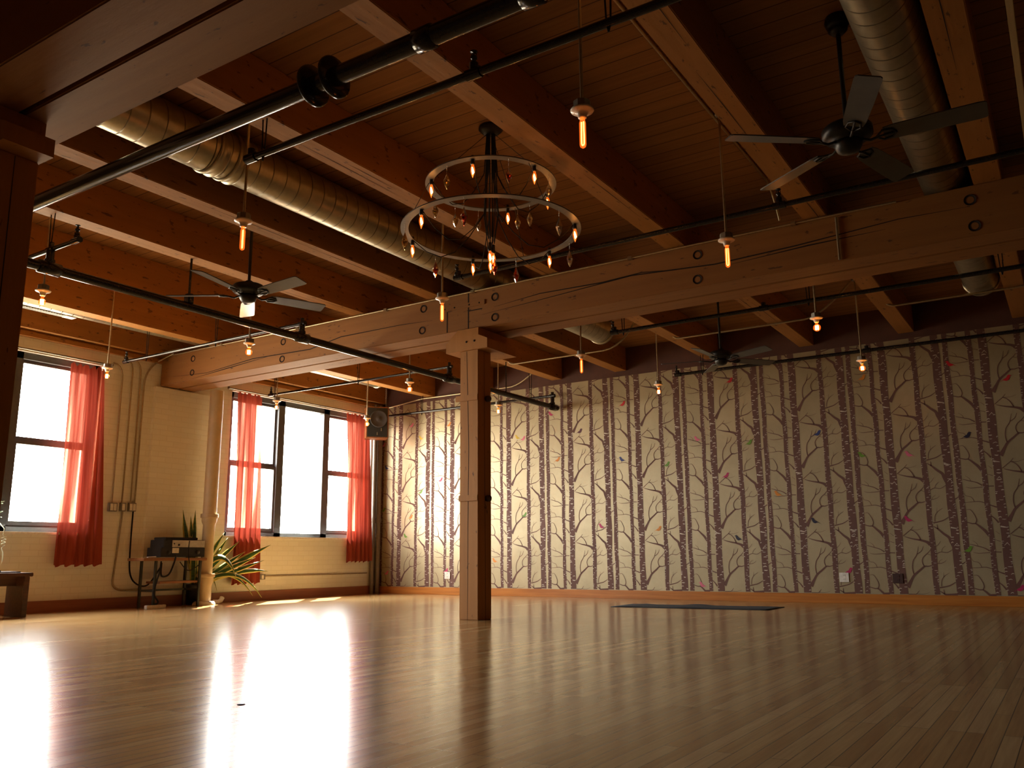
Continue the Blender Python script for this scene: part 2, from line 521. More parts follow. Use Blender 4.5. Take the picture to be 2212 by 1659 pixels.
    def strip(self, pts, nrm, mi=0):
        """flat ribbon: pts = (x, y, z, width) in a plane with the given normal"""
        nrm = Vector(nrm)
        P = [Vector(p[:3]) for p in pts]
        vs = []
        for i, p in enumerate(P):
            t = (P[min(i + 1, len(P) - 1)] - P[max(i - 1, 0)]).normalized()
            s = t.cross(nrm).normalized() * (pts[i][3] / 2)
            vs += [p - s, p + s]
        self._add(vs, [(2 * i, 2 * i + 1, 2 * i + 3, 2 * i + 2) for i in range(len(P) - 1)], mi)
        return self
    def build(self, name, mats, parent=None, origin=None, base=False):
        """origin: world point the vertices are moved to; base: origin at the bottom of the shape"""
        if base:
            xs, ys, zs = zip(*self.v)
            origin = ((min(xs) + max(xs)) / 2, (min(ys) + max(ys)) / 2, min(zs))
        o = origin or (0, 0, 0)
        me = bpy.data.meshes.new(name)
        me.from_pydata([(p[0] - o[0], p[1] - o[1], p[2] - o[2]) for p in self.v], [], self.f)
        for q in (mats if isinstance(mats, (list, tuple)) else [mats]):
            me.materials.append(M[q])
        me.polygons.foreach_set('material_index', self.m)
        me.polygons.foreach_set('use_smooth', self.s)
        me.update()
        ob = bpy.data.objects.new(name, me)
        COL.objects.link(ob)
        ob.location = o
        if parent is not None:
            ob.parent = parent
        return ob

def tag(o, label=None, cat=None, group=None, kind=None):
    if label: o['label'] = label
    if cat: o['category'] = cat
    if group: o['group'] = group
    if kind: o['kind'] = kind
    return o
def empty(name, loc, label, cat, group=None):
    o = bpy.data.objects.new(name, None)
    COL.objects.link(o)
    o.empty_display_size = 0.1
    o.location = loc
    return tag(o, label, cat, group)
def struct(name, mb, mats, parent=None):
    o = mb.build(name, mats, parent)
    if parent is None: o['kind'] = 'structure'
    return o
def dup(root, loc, rotz=0.0, label=None, group=None):
    r = root.copy(); COL.objects.link(r)
    r.location = loc; r.rotation_euler = (0, 0, rotz)
    if label: r['label'] = label
    if group: r['group'] = group
    for ch in list(root.children):
        c = ch.copy(); COL.objects.link(c); c.parent = r
        for g in list(ch.children):
            d = g.copy(); COL.objects.link(d); d.parent = c
    return r

# ------------------------------------------------------------------ room shell
WX, MY, DZ, JZ = -10.3, 11.49, 3.69, 3.336
XR, YB = 4.0, -2.5
struct('floor', MB().box((WX - 0.35, YB - 0.1, -0.12), (XR + 0.1, MY + 0.1, 0)), 'floor')
struct('ceiling', MB().box((WX - 0.35, YB - 0.1, DZ), (XR + 0.1, MY + 0.1, DZ + 0.12)), 'deck')
struct('wall_right', MB().box((XR, YB, 0), (XR + 0.12, MY, DZ)), 'brown')
struct('wall_back', MB().box((WX, YB - 0.12, 0), (XR, YB, DZ)), 'brown')

W1, W2 = (3.1, 6.15), (8.2, 11.25)
SZ, HZ = 0.92, 3.06
wl = MB()
x0, x1 = WX - 0.3, WX
wl.box((x0, YB - 0.12, 0), (x1, MY, SZ))
wl.box((x0, YB - 0.12, HZ), (x1, MY, DZ))
for a, b in ((YB - 0.12, W1[0]), (W1[1], W2[0]), (W2[1], MY)):
    wl.box((x0, a, SZ), (x1, b, HZ))
wl.box((x1, 6.90, 0), (x1 + 0.05, 7.95, 2.91))          # brick pier under the girder end
struct('wall_left', wl, 'brick')

wf = MB()
wf.box((WX - 0.3, MY, 0), (XR + 0.12, MY + 0.14, DZ), 0)
wall_far = struct('wall_far', wf, 'silver')

# the tree mural painted on the far wall: trunks, branches, bark marks and birds
TOPZ, BOTZ = 3.262, 0.125
T2X, PER, FZ, VP = -6.403, 1.14, 2.523, 0.758
UNIT = [[(0.05, -0.802, 0.0516), (0.098, -0.719, 0.0292), (0.137, -0.657, 0.0241), (0.207, -0.597, 0.0206), (0.259, -0.555, 0.0172), (0.3, -0.554, 0.012), (0.346, -0.542, 0.0086)], [(0.135, -0.649, 0.012), (0.127, -0.62, 0.0112), (0.124, -0.559, 0.0103), (0.139, -0.487, 0.0095), (0.18, -0.425, 0.0086), (0.197, -0.377, 0.006), (0.21, -0.321, 0.0034)], [(0.19, -0.409, 0.0077), (0.241, -0.372, 0.0069), (0.265, -0.317, 0.0034)], [(0.256, -0.555, 0.012), (0.241, -0.518, 0.0103), (0.24, -0.477, 0.0095), (0.262, -0.438, 0.0086), (0.304, -0.401, 0.0077), (0.342, -0.359, 0.0052)], [(0.302, -0.41, 0.0052), (0.34, -0.424, 0.0043)], [(0.053, -0.193, 0.0086), (0.099, -0.153, 0.0077), (0.142, -0.119, 0.0069), (0.175, -0.081, 0.0043)], [(0.142, -0.119, 0.0043), (0.22, -0.122, 0.0034), (0.285, -0.102, 0.0017)], [(0.142, -0.119, 0.0069), (0.183, -0.139, 0.0086), (0.219, -0.183, 0.0112), (0.245, -0.242, 0.0138)], [(0.348, -0.295, 0.0533), (0.308, -0.267, 0.031), (0.244, -0.246, 0.0224), (0.153, -0.227, 0.0138), (0.068, -0.2, 0.006)], [(0.401, -0.045, 0.0155), (0.46, -0.032, 0.012), (0.515, -0.016, 0.0112), (0.575, 0.021, 0.0069)], [(0.42, -0.028, 0.0077), (0.431, 0.044, 0.0069), (0.469, 0.094, 0.0052), (0.521, 0.127, 0.0026)], [(0.453, 0.079, 0.0034), (0.458, 0.133, 0.0017)], [(0.584, -0.341, 0.0069), (0.572, -0.267, 0.0361), (0.554, -0.218, 0.031), (0.501, -0.173, 0.0241), (0.449, -0.12, 0.0172), (0.4, -0.085, 0.0069)], [(0.444, -0.118, 0.012), (0.441, -0.064, 0.006)], [(0.393, -0.417, 0.0077), (0.45, -0.387, 0.0069), (0.521, -0.394, 0.0069), (0.583, -0.357, 0.0052)], [(0.459, -0.388, 0.0052), (0.473, -0.348, 0.0043), (0.507, -0.317, 0.0026)], [(0.395, -0.328, 0.0052), (0.43, -0.301, 0.0043), (0.461, -0.26, 0.0026)], [(0.4, -0.525, 0.006), (0.441, -0.519, 0.0052), (0.477, -0.505, 0.0043), (0.502, -0.481, 0.0017)], [(0.414, -0.523, 0.0043), (0.428, -0.492, 0.0043), (0.463, -0.471, 0.0017)], [(0.659, -0.533, 0.0112), (0.713, -0.497, 0.0095)], [(0.764, -0.046, 0.0095), (0.816, -0.063, 0.012), (0.855, -0.066, 0.0155), (0.902, -0.11, 0.0224), (0.944, -0.153, 0.0292), (0.981, -0.208, 0.0344)], [(0.851, -0.064, 0.012), (0.866, -0.019, 0.0095), (0.85, 0.038, 0.0077), (0.813, 0.098, 0.006), (0.769, 0.098, 0.0034)], [(1.013, 0.028, 0.0095), (1.053, -0.008, 0.012), (1.09, -0.059, 0.0189)], [(0.768, -0.299, 0.006), (0.85, -0.325, 0.0086), (0.911, -0.345, 0.0095), (0.965, -0.381, 0.0129)], [(0.85, -0.322, 0.0052), (0.838, -0.292, 0.0043), (0.799, -0.259, 0.0017)], [(0.791, -0.392, 0.0026), (0.847, -0.406, 0.006), (0.969, -0.399, 0.0077)], [(1.017, -0.392, 0.0112), (1.085, -0.394, 0.0103)], [(0.763, -0.574, 0.0043), (0.842, -0.569, 0.006), (0.911, -0.566, 0.0077), (0.979, -0.588, 0.0086)], [(0.767, -0.459, 0.0034), (0.783, -0.494, 0.0043), (0.831, -0.509, 0.0052), (0.852, -0.534, 0.0052), (0.863, -0.565, 0.0052)], [(1.011, -0.606, 0.012), (1.046, -0.622, 0.0129), (1.092, -0.64, 0.0163)], [(1.018, -0.247, 0.0034), (1.043, -0.257, 0.0043), (1.087, -0.273, 0.006)], [(1.047, -0.154, 0.0026), (1.087, -0.191, 0.0043)]]
BIRDS = [(-9.58, 2.87, 0, 1), (-9.36, 2.63, 1, -1), (-8.76, 2.81, 2, 1), (-8.93, 1.88, 3, 1), (-9.36, 1.7, 4, 1), (-10.19, 1.42, 4, 1), (-9.57, 1.28, 2, 1), (-9.67, 0.96, 4, -1), (-10.09, 0.34, 0, 1), (-10.13, 2.16, 5, -1), (-10.22, 2.57, 0, 1), (-7.37, 2.48, 1, -1), (-7.27, 2.45, 0, 1), (-6.74, 2.8, 3, -1), (-6.24, 2.48, 6, 1), (-6.64, 2.07, 2, 1), (-7.26, 1.24, 4, 1), (-7.82, 0.54, 2, -1), (-5.5, 2.83, 7, 1), (-5.53, 2.0, 5, -1), (-5.9, 1.03, 3, -1), (-5.0, 0.97, 2, 1), (-4.83, 1.88, 4, 1), (-8.8, 0.38, 3, 1), (-3.84, 2.99, 7, 1), (-4.35, 2.21, 0, -1), (-3.62, 2.1, 4, 1), (-3.97, 1.67, 3, 1), (-2.71, 2.15, 5, 1), (-3.27, 1.39, 2, -1), (-2.18, 1.83, 4, -1), (-2.1, 2.82, 2, 1), (-1.07, 2.87, 7, -1), (-0.5, 2.62, 7, 1), (-0.98, 1.98, 8, 1), (-1.63, 1.8, 0, -1), (-2.82, 1.02, 8, -1), (-1.71, 1.01, 3, -1), (-3.84, 0.82, 8, -1), (-4.38, 0.2, 0, -1), (-2.46, 0.39, 3, 1), (-1.1, 0.64, 4, 1), (-0.62, 0.2, 3, 1)]
TRUNKS = ((-0.142, 0.053), (0.0, 0.088), (0.369, 0.061), (0.621, 0.088), (0.732, 0.059))
mu = MB()
yb, ym, yv = MY - 0.0015, MY - 0.0025, MY - 0.003
cz = lambda z: min(TOPZ, max(BOTZ, z))
for k in range(-4, 10):
    ux = T2X + PER * k
    for du, w in TRUNKS:
        xc = ux + du
        if xc < WX + 0.03 or xc > XR - 0.1: continue
        pts, z = [], BOTZ
        while z <= TOPZ:
            pts.append((xc + 0.004 * math.sin(z * 9 + du * 40), yb, z, w * (1 + 0.07 * math.sin(z * 7 + du * 11))))
            z += (TOPZ - BOTZ) / 24
        mu.strip(pts, (0, 1, 0), 0)
        z = BOTZ + 0.03
        big = w > 0.08
        while z < TOPZ - 0.03:                 # pale bark marks
            side = rnd.choice((-1, -1, 1, 1, 0))
            lw = w * rnd.uniform(0.18, 0.42)
            if side == 0:
                cx, lw = xc + rnd.uniform(-0.2, 0.2) * w, w * rnd.uniform(0.35, 0.6)
            else:
                cx = xc + side * (w / 2 - lw / 2 + 0.004)
            t = rnd.choice((0.004, 0.005, 0.006, 0.008)) * (1.25 if big else 1)
            arc = rnd.uniform(-0.004, 0.008)
            mu.strip([(cx - lw / 2, ym, z - arc, t * 0.5), (cx - lw / 6, ym, z + arc * .5, t), (cx + lw / 6, ym, z + arc, t), (cx + lw / 2, ym, z - arc * .6, t * 0.4)], (0, 1, 0), 1)
            z += rnd.uniform(0.018, 0.05) * (0.8 if not big else 1)
        if big:                                # chevrons and slashes on the thick trunks, at the pattern's repeat
            for n in range(-1, 5):
                zc = FZ - VP * n - 0.30
                if BOTZ + 0.05 < zc < TOPZ - 0.05:
                    mu.strip([(xc - 0.02, ym, zc - 0.02, 0.003), (xc + 0.012, ym, zc + 0.012, 0.009), (xc + 0.034, ym, zc - 0.02, 0.003)], (0, 1, 0), 1)
                zc += 0.19
                if BOTZ + 0.05 < zc < TOPZ - 0.05:
                    mu.strip([(xc - 0.035, ym, zc + 0.008, 0.016), (xc, ym, zc, 0.012), (xc + 0.036, ym, zc - 0.006, 0.004)], (0, 1, 0), 1)
    for n in range(-1, 5):
        for pl in UNIT:
            pts = [(ux + a, yb - 0.0004, FZ - VP * n + b, w) for a, b, w in pl]
            if max(p[2] for p in pts) < BOTZ + 0.01 or min(p[2] for p in pts) > TOPZ - 0.01: continue
            if min(p[0] for p in pts) < WX + 0.02 or max(p[0] for p in pts) > XR - 0.1: continue
            # smooth the polyline
            q = []
            for i in range(len(pts) - 1):
                p0, p1, p2, p3 = pts[max(i - 1, 0)], pts[i], pts[i + 1], pts[min(i + 2, len(pts) - 1)]
                for s in range(4):
                    t = s / 4
                    q.append(tuple(0.5 * (2 * b + (c - a) * t + (2 * a - 5 * b + 4 * c - d) * t * t + (3 * b - a - 3 * c + d) * t ** 3) for a, b, c, d in zip(p0, p1, p2, p3)))
            q.append(pts[-1])
            q = [(a, b, cz(c), w) for a, b, c, w in q]
            q2 = [q[0]]
            for p in q[1:]:
                if (Vector(p[:3]) - Vector(q2[-1][:3])).length > 1e-4: q2.append(p)
            if len(q2) > 1:
                mu.strip(q2, (0, 1, 0), 0)
for bx, bz, ci, d in BIRDS:
    s = 0.115
    out = [(-0.62, -0.30), (-0.30, -0.12), (0.02, -0.22), (0.22, -0.12), (0.34, 0.10), (0.36, 0.26), (0.50, 0.30), (0.36, 0.38), (0.24, 0.42), (0.12, 0.32), (0.02, 0.14), (-0.22, 0.0)]
    mu._add([(bx + d * a * s, yv, bz + b * s) for a, b in out], [tuple(range(len(out)))], 2 + ci)
mu.build('tree_mural', ['trunk', 'bark_mark'] + ['bird%d' % i for i in range(9)], wall_far)
MB().box((WX, MY - 0.006, 3.262), (XR, MY, DZ)).build('painted_frieze', 'brown', wall_far)

struct('baseboard_far', MB().box((WX + 0.02, MY - 0.025, 0), (XR, MY - 0.001, 0.118), 0, 0.004), 'base_orange')
struct('baseboard_left', MB().box((WX + 0.001, YB, 0), (WX + 0.022, 6.9, 0.135)).box((WX + 0.051, 6.9, 0), (WX + 0.07, 7.95, 0.135)).box((WX + 0.001, 7.95, 0), (WX + 0.022, MY - 0.03, 0.135)), 'base_red')
struct('trim_1', MB().box((WX + 0.001, YB, 3.235), (WX + 0.06, MY - 0.01, 3.29)).box((WX + 0.001, YB, 3.29), (WX + 0.035, MY - 0.01, 3.315)).box((WX + 0.001, YB, 3.315), (WX + 0.14, MY - 0.01, DZ)), 'joist')

# ------------------------------------------------------------------ windows
def window(name, y0):
    xg = WX - 0.12
    j, g, mu_, c = 0.08, 0.89, 0.13, 0.85
    ys = [y0 + j, y0 + j + g, y0 + j + g + mu_, y0 + j + g + mu_ + c, y0 + j + g + 2 * mu_ + c, y0 + j + 2 * g + 2 * mu_ + c]
    ye = y0 + 3.05
    f = MB()
    f.box((xg - 0.05, y0, SZ + 0.01), (xg + 0.06, ys[0], HZ)).box((xg - 0.05, ys[5], SZ + 0.01), (xg + 0.06, ye, HZ))
    f.box((xg - 0.05, ys[1], SZ + 0.01), (xg + 0.06, ys[2], HZ)).box((xg - 0.05, ys[3], SZ + 0.01), (xg + 0.06, ys[4], HZ))
    f.box((xg - 0.05, y0, HZ - 0.08), (xg + 0.06, ye, HZ)).box((xg - 0.05, y0, SZ + 0.01), (xg + 0.06, ye, SZ + 0.07))
    fr = f.build(name, 'frame'); fr['kind'] = 'structure'
    for a, b in ((ys[0], ys[1]), (ys[4], ys[5])):
        for lo, hi, dx in ((2.0, HZ - 0.08, -0.012), (SZ + 0.07, 2.0, 0.02)):
            s = MB()
            t = 0.035
            s.box((xg + dx - 0.02, a, lo), (xg + dx + 0.02, a + t, hi)).box((xg + dx - 0.02, b - t, lo), (xg + dx + 0.02, b, hi))
            s.box((xg + dx - 0.02, a + t, lo), (xg + dx + 0.02, b - t, lo + (0.065 if lo < 1.5 else 0.05))).box((xg + dx - 0.02, a + t, hi - 0.04), (xg + dx + 0.02, b - t, hi))
            so = s.build('sash', 'frame', fr)
            MB().box((xg + dx - 0.003, a + t, lo + 0.05), (xg + dx + 0.003, b - t, hi - 0.04)).build('pane', 'pane', so)
    MB().box((xg - 0.003, ys[2], SZ + 0.07), (xg + 0.003, ys[3], HZ - 0.08)).build('pane', 'pane', fr)
    MB().box((WX - 0.3, y0 - 0.02, SZ - 0.02), (WX + 0.035, ye + 0.02, SZ + 0.012), 0, 0.004).build('window_sill', 'sill', fr)
window('window_1', W1[0])
window('window_2', W2[0])

# ------------------------------------------------------------------ timbers
JX = [-9.05, -7.83, -6.52, -5.41, -3.97, -2.66, -1.43, -0.17]
JL = ['ceiling joist closest to the windows, beside the spiral duct with the grille',
      'ceiling joist just above the black sprinkler main that runs along it',
      'ceiling joist running above the ceiling fan on the window side',
      'ceiling joist between that window side fan and the large galvanized spiral duct',
      'ceiling joist on the chandelier side of the large central spiral duct',
      'broad nicked ceiling joist right beside the chandelier canopy',
      'ceiling joist with thin conduit beside the middle tube pendant lamp, near the dark fan',
      'ceiling joist beyond the dark fan, alongside the dim spiral duct on the right']
for x, lb in zip(JX, JL):
    mb = MB()
    mb.box((x - 0.19, 1.0, JZ), (x, MY - 0.01, DZ - 0.001), 0, 0.006)
    z = JZ - 0.0012
    for q in range(3):          # drying checks in the underside
        ya = rnd.uniform(2.6, 9.5); xa = x - rnd.uniform(0.05, 0.14); ln = rnd.uniform(0.5, 1.4)
        mb.strip([(xa, ya, z, 0.001), (xa + 0.003, ya + ln * .4, z, 0.006), (xa, ya + ln, z, 0.001)], (0, 0, 1), 1)
    tag(mb.build('ceiling_joist', ['joist', 'crack'], base=True), lb, 'joist', 'painted timber joists under the deck')

GZ = 2.93
def girder(y0, y1, label, front):
    ym_ = (y0 + y1) / 2
    g = empty('timber_girder', (-3.2, ym_, GZ), label, 'girder')
    o = (-3.2, ym_, GZ)
    for a, b in ((y0, ym_ - 0.012), (ym_ + 0.012, y1)):
        mb = MB().box((WX + 0.02, a, GZ), (XR - 0.02, b, JZ - 0.002), 0, 0.008)
        if a == y0 and front:
            yy = y0 - 0.0015
            cr = [[(-10.0, 3.02), (-9.3, 2.99), (-8.4, 3.06), (-7.4, 3.04), (-6.9, 3.12), (-6.0, 3.12), (-5.55, 3.10)],
                  [(-4.75, 3.12), (-4.2, 3.16), (-3.5, 3.15), (-3.1, 3.17), (-2.7, 3.12)], [(-4.9, 3.06), (-4.2, 3.10), (-3.2, 3.16), (-2.4, 3.11), (-1.7, 3.13), (-0.9, 3.18), (-0.4, 3.17)],
                  [(-9.6, 2.95), (-8.9, 3.0), (-8.0, 3.06)], [(-2.3, 3.08), (-1.6, 3.11), (-1.0, 3.12)]]
            for c_ in cr:
                n = len(c_)
                mb.strip([(c_[i][0], yy, c_[i][1] + rnd.uniform(-.004, .004), 0.011 * (0.15 + math.sin(PI * i / (n - 1)))) for i in range(n)], (0, 1, 0), 1)
            for xg in (-5.353, -5.075):        # butt joints of the girder ends against the post head
                mb.box((xg - 0.007, yy, 2.935 if xg < -5.2 else 2.935), (xg + 0.007, yy + 0.004, 3.16 if xg < -5.2 else 3.32), 1)
            mb.box((-5.075, yy, 3.12), (-4.90, yy + 0.004, 3.13), 1)
        if a != y0 and front:                  # faint scrawl along the underside
            r2 = random.Random(3)
            xq = -7.46
            while xq < -6.35:
                n = r2.randint(3, 8)
                if r2.random() < 0.75:
                    mb.strip([(xq + 0.022 * i, a + 0.10 + r2.uniform(-.02, .02), GZ - 0.001, 0.006) for i in range(n)], (0, 0, 1), 1)
                xq += 0.022 * n + r2.uniform(0.02, 0.09)
        mb.build('timber', ['girder', 'crack'], g, None).location = (-o[0], -o[1], -o[2])
    if front:
        for bx, bz in ((-5.676, 3.25), (-5.691, 3.01), (-4.739, 3.221), (-4.74, 3.005), (-2.554, 3.227), (-2.567, 3.0), (-0.394, 3.22), (-0.384, 3.01), (-7.877, 2.985), (-7.87, 3.2), (-9.6, 3.22), (-9.6, 3.03)):
            b = MB()
            b.lathe([(0.0, 0.012), (0.024, 0.011), (0.028, 0.006), (0.028, 0.0)], (bx, y0 - 0.0015, bz), 16, 0, 'y').lathe([(0.028, 0.0), (0.043, 0.0004), (0.043, -0.003)], (bx, y0 - 0.0015, bz), 16, 1, 'y')
            bo = b.build('bolt', ['girder', 'crack'], g); bo.location = (-o[0], -o[1], -o[2])
        pl = MB().box((-5.42, y0 - 0.012, 3.165), (-4.86, y0, 3.215), 0, 0.003)
        for px in (-5.38, -5.25, -5.06, -4.93):
            pl.lathe([(0.0, -0.016), (0.008, -0.014), (0.011, -0.010)], (px, y0 - 0.001, 3.19), 8, 1, 'y')
        po = pl.build('splice_plate', ['girder', 'crack'], g); po.location = (-o[0], -o[1], -o[2])
    return g
girder(6.98, 7.53, 'long bolted double girder across the room, carried by the slim post', True)
girder(1.78, 2.38, 'scuffed double girder overhead at the top left corner, near the camera', False)

def post(cx, cy, label, full):
    w = 0.115
    t = empty('timber_post', (cx, cy, 0), label, 'post')
    b = MB().box((-w, -w, 0), (w, w, 2.70), 0, 0.006)
    b.strip([(-0.012, -w - 0.001, 0.0, 0.003), (-0.01, -w - 0.001, 0.9, 0.006), (-0.002, -w - 0.001, 1.7, 0.007), (-0.03, -w - 0.001, 2.69, 0.005)], (0, 1, 0), 1)
    b.strip([(w + 0.001, 0.01, 0.0, 0.006), (w + 0.001, 0.0, 1.4, 0.007), (w + 0.001, -0.01, 2.69, 0.004)], (1, 0, 0), 1)
    b.build('shaft', ['post', 'crack'], t)
    c = MB().prism([(-0.285, 2.70), (0.24, 2.70), (0.24, 2.80), (0.13, 2.85), (0.13, 2.928), (-0.13, 2.928), (-0.285, 2.80)], -w - 0.02, 0.42 if full else 0.125, 'y', 0)
    for q in (-0.02, 0.08):
        c.lathe([(0.0, -0.008), (0.01, -0.006), (0.012, 0)], (q, -w - 0.02, 2.79), 8, 1, 'y')
    c.build('bolster', ['post', 'crack'], t)
    if full:
        for z, ext in ((1.18, 0.0), (2.20, 0.045)):
            MB().box((-w - 0.005 - ext, -w - 0.014, z - 0.03), (w + 0.002, -w, z + 0.03), 0, 0.004).build('cleat', 'post', t)
            for s in (-1, 1):
                if s < 0 and ext: continue
                MB().lathe([(0.0, 0.0), (0.03, 0.0), (0.034, 0.02), (0.03, 0.045), (0.0, 0.062)] if s > 0 else [(0.0, 0.0), (0.03, 0.0), (0.034, -0.02), (0.03, -0.045), (0.0, -0.062)], (s * w, 0.03, z), 12, 0, 'x').build('peg', 'grey_end', t)
post(-5.065, 7.095, 'slim timber post in the middle of the floor, with two pegged cleats', True)
post(-4.575, 2.085, 'dark timber post cut off by the left edge of the photo', False)

tag(MB().box((0.0, 3.0, 3.345), (0.035, 6.9, 3.40), 0, 0.003).box((0.0, 3.0, 3.40), (0.035, 6.9, 3.47)).build('ceiling_batten', 'batten', base=True), 'thin pale batten running along the ceiling at the top right corner', 'batten')

# ------------------------------------------------------------------ ducts
def duct(x, z, r, ya, yb, label, collars=()):
    ym_ = (ya + yb) / 2
    t = empty('spiral_duct', (x, ym_, z), label, 'duct', None)
    h = (yb - ya) / 2
    MB().tube([(0, -h, 0), (0, h, 0)], r, 40, 0, False).tube([(0, h, 0), (0, -h, 0)], r - 0.012, 40, 0, False).lathe([(r, h), (r - 0.012, h)], (0, 0, 0), 40, 0, 'y').build('duct_body', 'duct', t)
    for c in collars:
        MB().lathe([(r + 0.002, -0.05), (r + 0.016, -0.045), (r + 0.016, -0.03), (r + 0.004, -0.02), (r + 0.004, 0.02), (r + 0.016, 0.03), (r + 0.016, 0.045), (r + 0.002, 0.05)], (0, c - ym_, 0), 40, 0, 'y').build('collar', 'duct', t)
    MB().lathe([(r + 0.002, h - 0.04), (r + 0.012, h - 0.035), (r + 0.012, h), (r - 0.01, h)], (0, 0, 0), 40, 0, 'y').build('end_rim', 'duct', t)
    return t
duct(-4.93, 3.505, 0.176, 1.2, 9.75, 'large galvanized spiral duct crossing above the chandelier bay', (3.62, 3.78))
duct(-0.565, 3.505, 0.172, 1.2, 10.2, 'dim spiral duct beside the dark ceiling fan on the right')
wd = duct(-9.40, 3.475, 0.12, 1.2, 10.4, 'small spiral duct with a slotted grille, tucked beside the window wall')
g = MB().box((-0.11, -0.55, -0.128), (-0.02, 0.22, -0.116))
g.build('grille', 'box_metal', wd).location = (0, -0.9, 0)
sl = MB()
for i in range(24):
    sl.box((-0.105, -0.53 + i * 0.031, -0.131), (-0.025, -0.513 + i * 0.031, -0.127))
sl.build('slats', 'black', wd).location = (0, -0.9, 0)
for s in (-0.62, 0.29):
    MB().box((-0.115, s - 0.06, -0.13), (-0.015, s + 0.06, -0.116)).build('end_plate', 'white_plastic', wd).location = (0, -0.9, 0)

# ------------------------------------------------------------------ sprinkler pipes
def rods(mb_parent, o, x, y, z, top, spread=0.03):
    m = MB()
    m.tube([(x - spread, y, top), (x - 0.01, y, z), (x, y, z - 0.05)], 0.005, 6).tube([(x + spread, y, top), (x + 0.012, y, z), (x, y, z - 0.05)], 0.005, 6)
    b = m.build('hanger', 'black_pipe', mb_parent); b.location = (-o[0], -o[1], -o[2])
def head(parent, o, x, y, z):
    m = MB().lathe([(0.0, -0.01), (0.022, -0.01), (0.022, 0.03), (0.012, 0.035), (0.012, 0.06), (0.018, 0.062), (0.018, 0.075), (0.005, 0.078), (0.005, 0.10), (0.02, 0.102), (0.02, 0.106), (0.0, 0.106)], (x, y, z), 10)
    m.torus((x, y, z + 0.085), 0.015, 0.003, 'y', 10, 5)
    b = m.build('sprinkler_head', 'black_pipe', parent); b.location = (-o[0], -o[1], -o[2])
PX, PZ, PR = -6.6, 2.875, 0.046
o = (-4.0, 2.68, PZ)
p1 = empty('sprinkler_main', o, 'thick black pipe with two disc flanges, sweeping across the top left', 'pipe')
MB().tube([(PX + 0.2, 2.68, PZ), (2.0, 2.68, PZ)], PR, 20).build('pipe', 'black_pipe', p1).location = tuple(-q for q in o)
for fx in (-2.893, -2.752):
    MB().lathe([(PR, -0.012), (0.098, -0.012), (0.104, -0.006), (0.104, 0.006), (0.098, 0.012), (PR, 0.012)], (fx, 2.68, PZ), 28, 0, 'x').build('flange', 'black_pipe', p1).location = tuple(-q for q in o)
for cx_ in (-2.19, -1.63):
    MB().lathe([(PR, -0.05), (PR + 0.009, -0.046), (PR + 0.009, 0.046), (PR, 0.05)], (cx_, 2.68, PZ), 24, 0, 'x').build('coupling', 'black_pipe', p1).location = tuple(-q for q in o)
o = (PX, 7.0, PZ)
p2 = empty('sprinkler_main', o, 'straight black main pipe passing under the girder and behind the slim post', 'pipe')
inv = tuple(-q for q in o)
MB().tube([(PX + 0.2, 2.68, PZ), (PX + 0.06, 2.70, PZ), (PX, 2.80, PZ), (PX, 3.0, PZ), (PX, 11.44, PZ)], PR * 0.86, 18).build('pipe', 'black_pipe', p2).location = inv
for ty in (3.42, 6.1, 8.66, 11.3):
    m = MB().tube([(PX, ty - 0.09, PZ), (PX, ty - 0.085, PZ), (PX, ty + 0.085, PZ), (PX, ty + 0.09, PZ)], [PR * .86, 0.053, 0.053, PR * .86], 16)
    m.tube([(PX, ty, PZ), (PX, ty, PZ + 0.155)], 0.03, 12).tube([(PX, ty, PZ + 0.035), (PX, ty, PZ + 0.07)], 0.04, 12)
    m.build('tee', 'black_pipe', p2).location = inv
m = MB().tube([(PX, 4.71, PZ), (PX, 4.71, JZ)], 0.011, 8).box((PX - 0.04, 4.68, PZ + 0.02), (PX + 0.04, 4.74, PZ + 0.12), 0, 0.01)
m.build('hanger', 'black_pipe', p2).location = inv
for dx, hy in ((-0.02, 9.25), (0.03, 9.95)):
    MB().tube([(PX + dx, hy, PZ), (PX + dx, hy, JZ)], 0.008, 8).build('hanger', 'black_pipe', p2).location = inv
BZ = 3.03
def branch(xa, xb, y, z, r, label, hang=(), heads=(), topz=DZ, tees=()):
    o = ((xa + xb) / 2, y, z)
    t = empty('sprinkler_branch', o, label, 'pipe')
    m = MB().tube([(xa, y, z), (xb, y, z)], r, 12)
    m.build('pipe', 'black_pipe', t).location = tuple(-q for q in o)
    for h in hang: rods(t, o, h, y, z, topz)
    for h in heads: head(t, o, h, y, z + r)
    for h in tees:
        q = MB().tube([(h - 0.045, y, z), (h + 0.045, y, z)], r * 1.35, 12).tube([(h, y, z), (h, y, z + 0.06)], r * 1.1, 10)
        q.build('fitting', 'black_pipe', t).location = tuple(-q_ for q_ in o)
    return t
branch(-7.3, -6.24, 3.42, BZ, 0.019, 'short black sprinkler branch by the dark left post', (-6.62,), (-6.24,), JZ, (-6.6, -6.24))
branch(-4.15, -0.6, 3.33, 3.1, 0.023, 'black sprinkler branch above the chandelier, behind the thick flanged pipe', (-4.02, -1.60), (-2.39,), DZ, (-4.13, -2.39))
branch(-9.75, -6.6, 6.1, BZ, 0.018, 'black sprinkler branch meeting the window wall, just before the girder', (-9.3, -8.0), (-9.72,), DZ, (-6.6, -9.72))
branch(-4.5, 1.5, 5.98, 3.1, 0.020, 'black sprinkler branch along the upper edge of the girder, by the dark fan', (), (-4.48, -1.55), DZ, (-4.46, -1.55))
branch(-10.0, -6.6, 8.66, BZ, 0.017, 'black sprinkler branch passing in front of the larger window', (-9.9, -8.2), (-9.98,), DZ, (-6.6, -9.98))
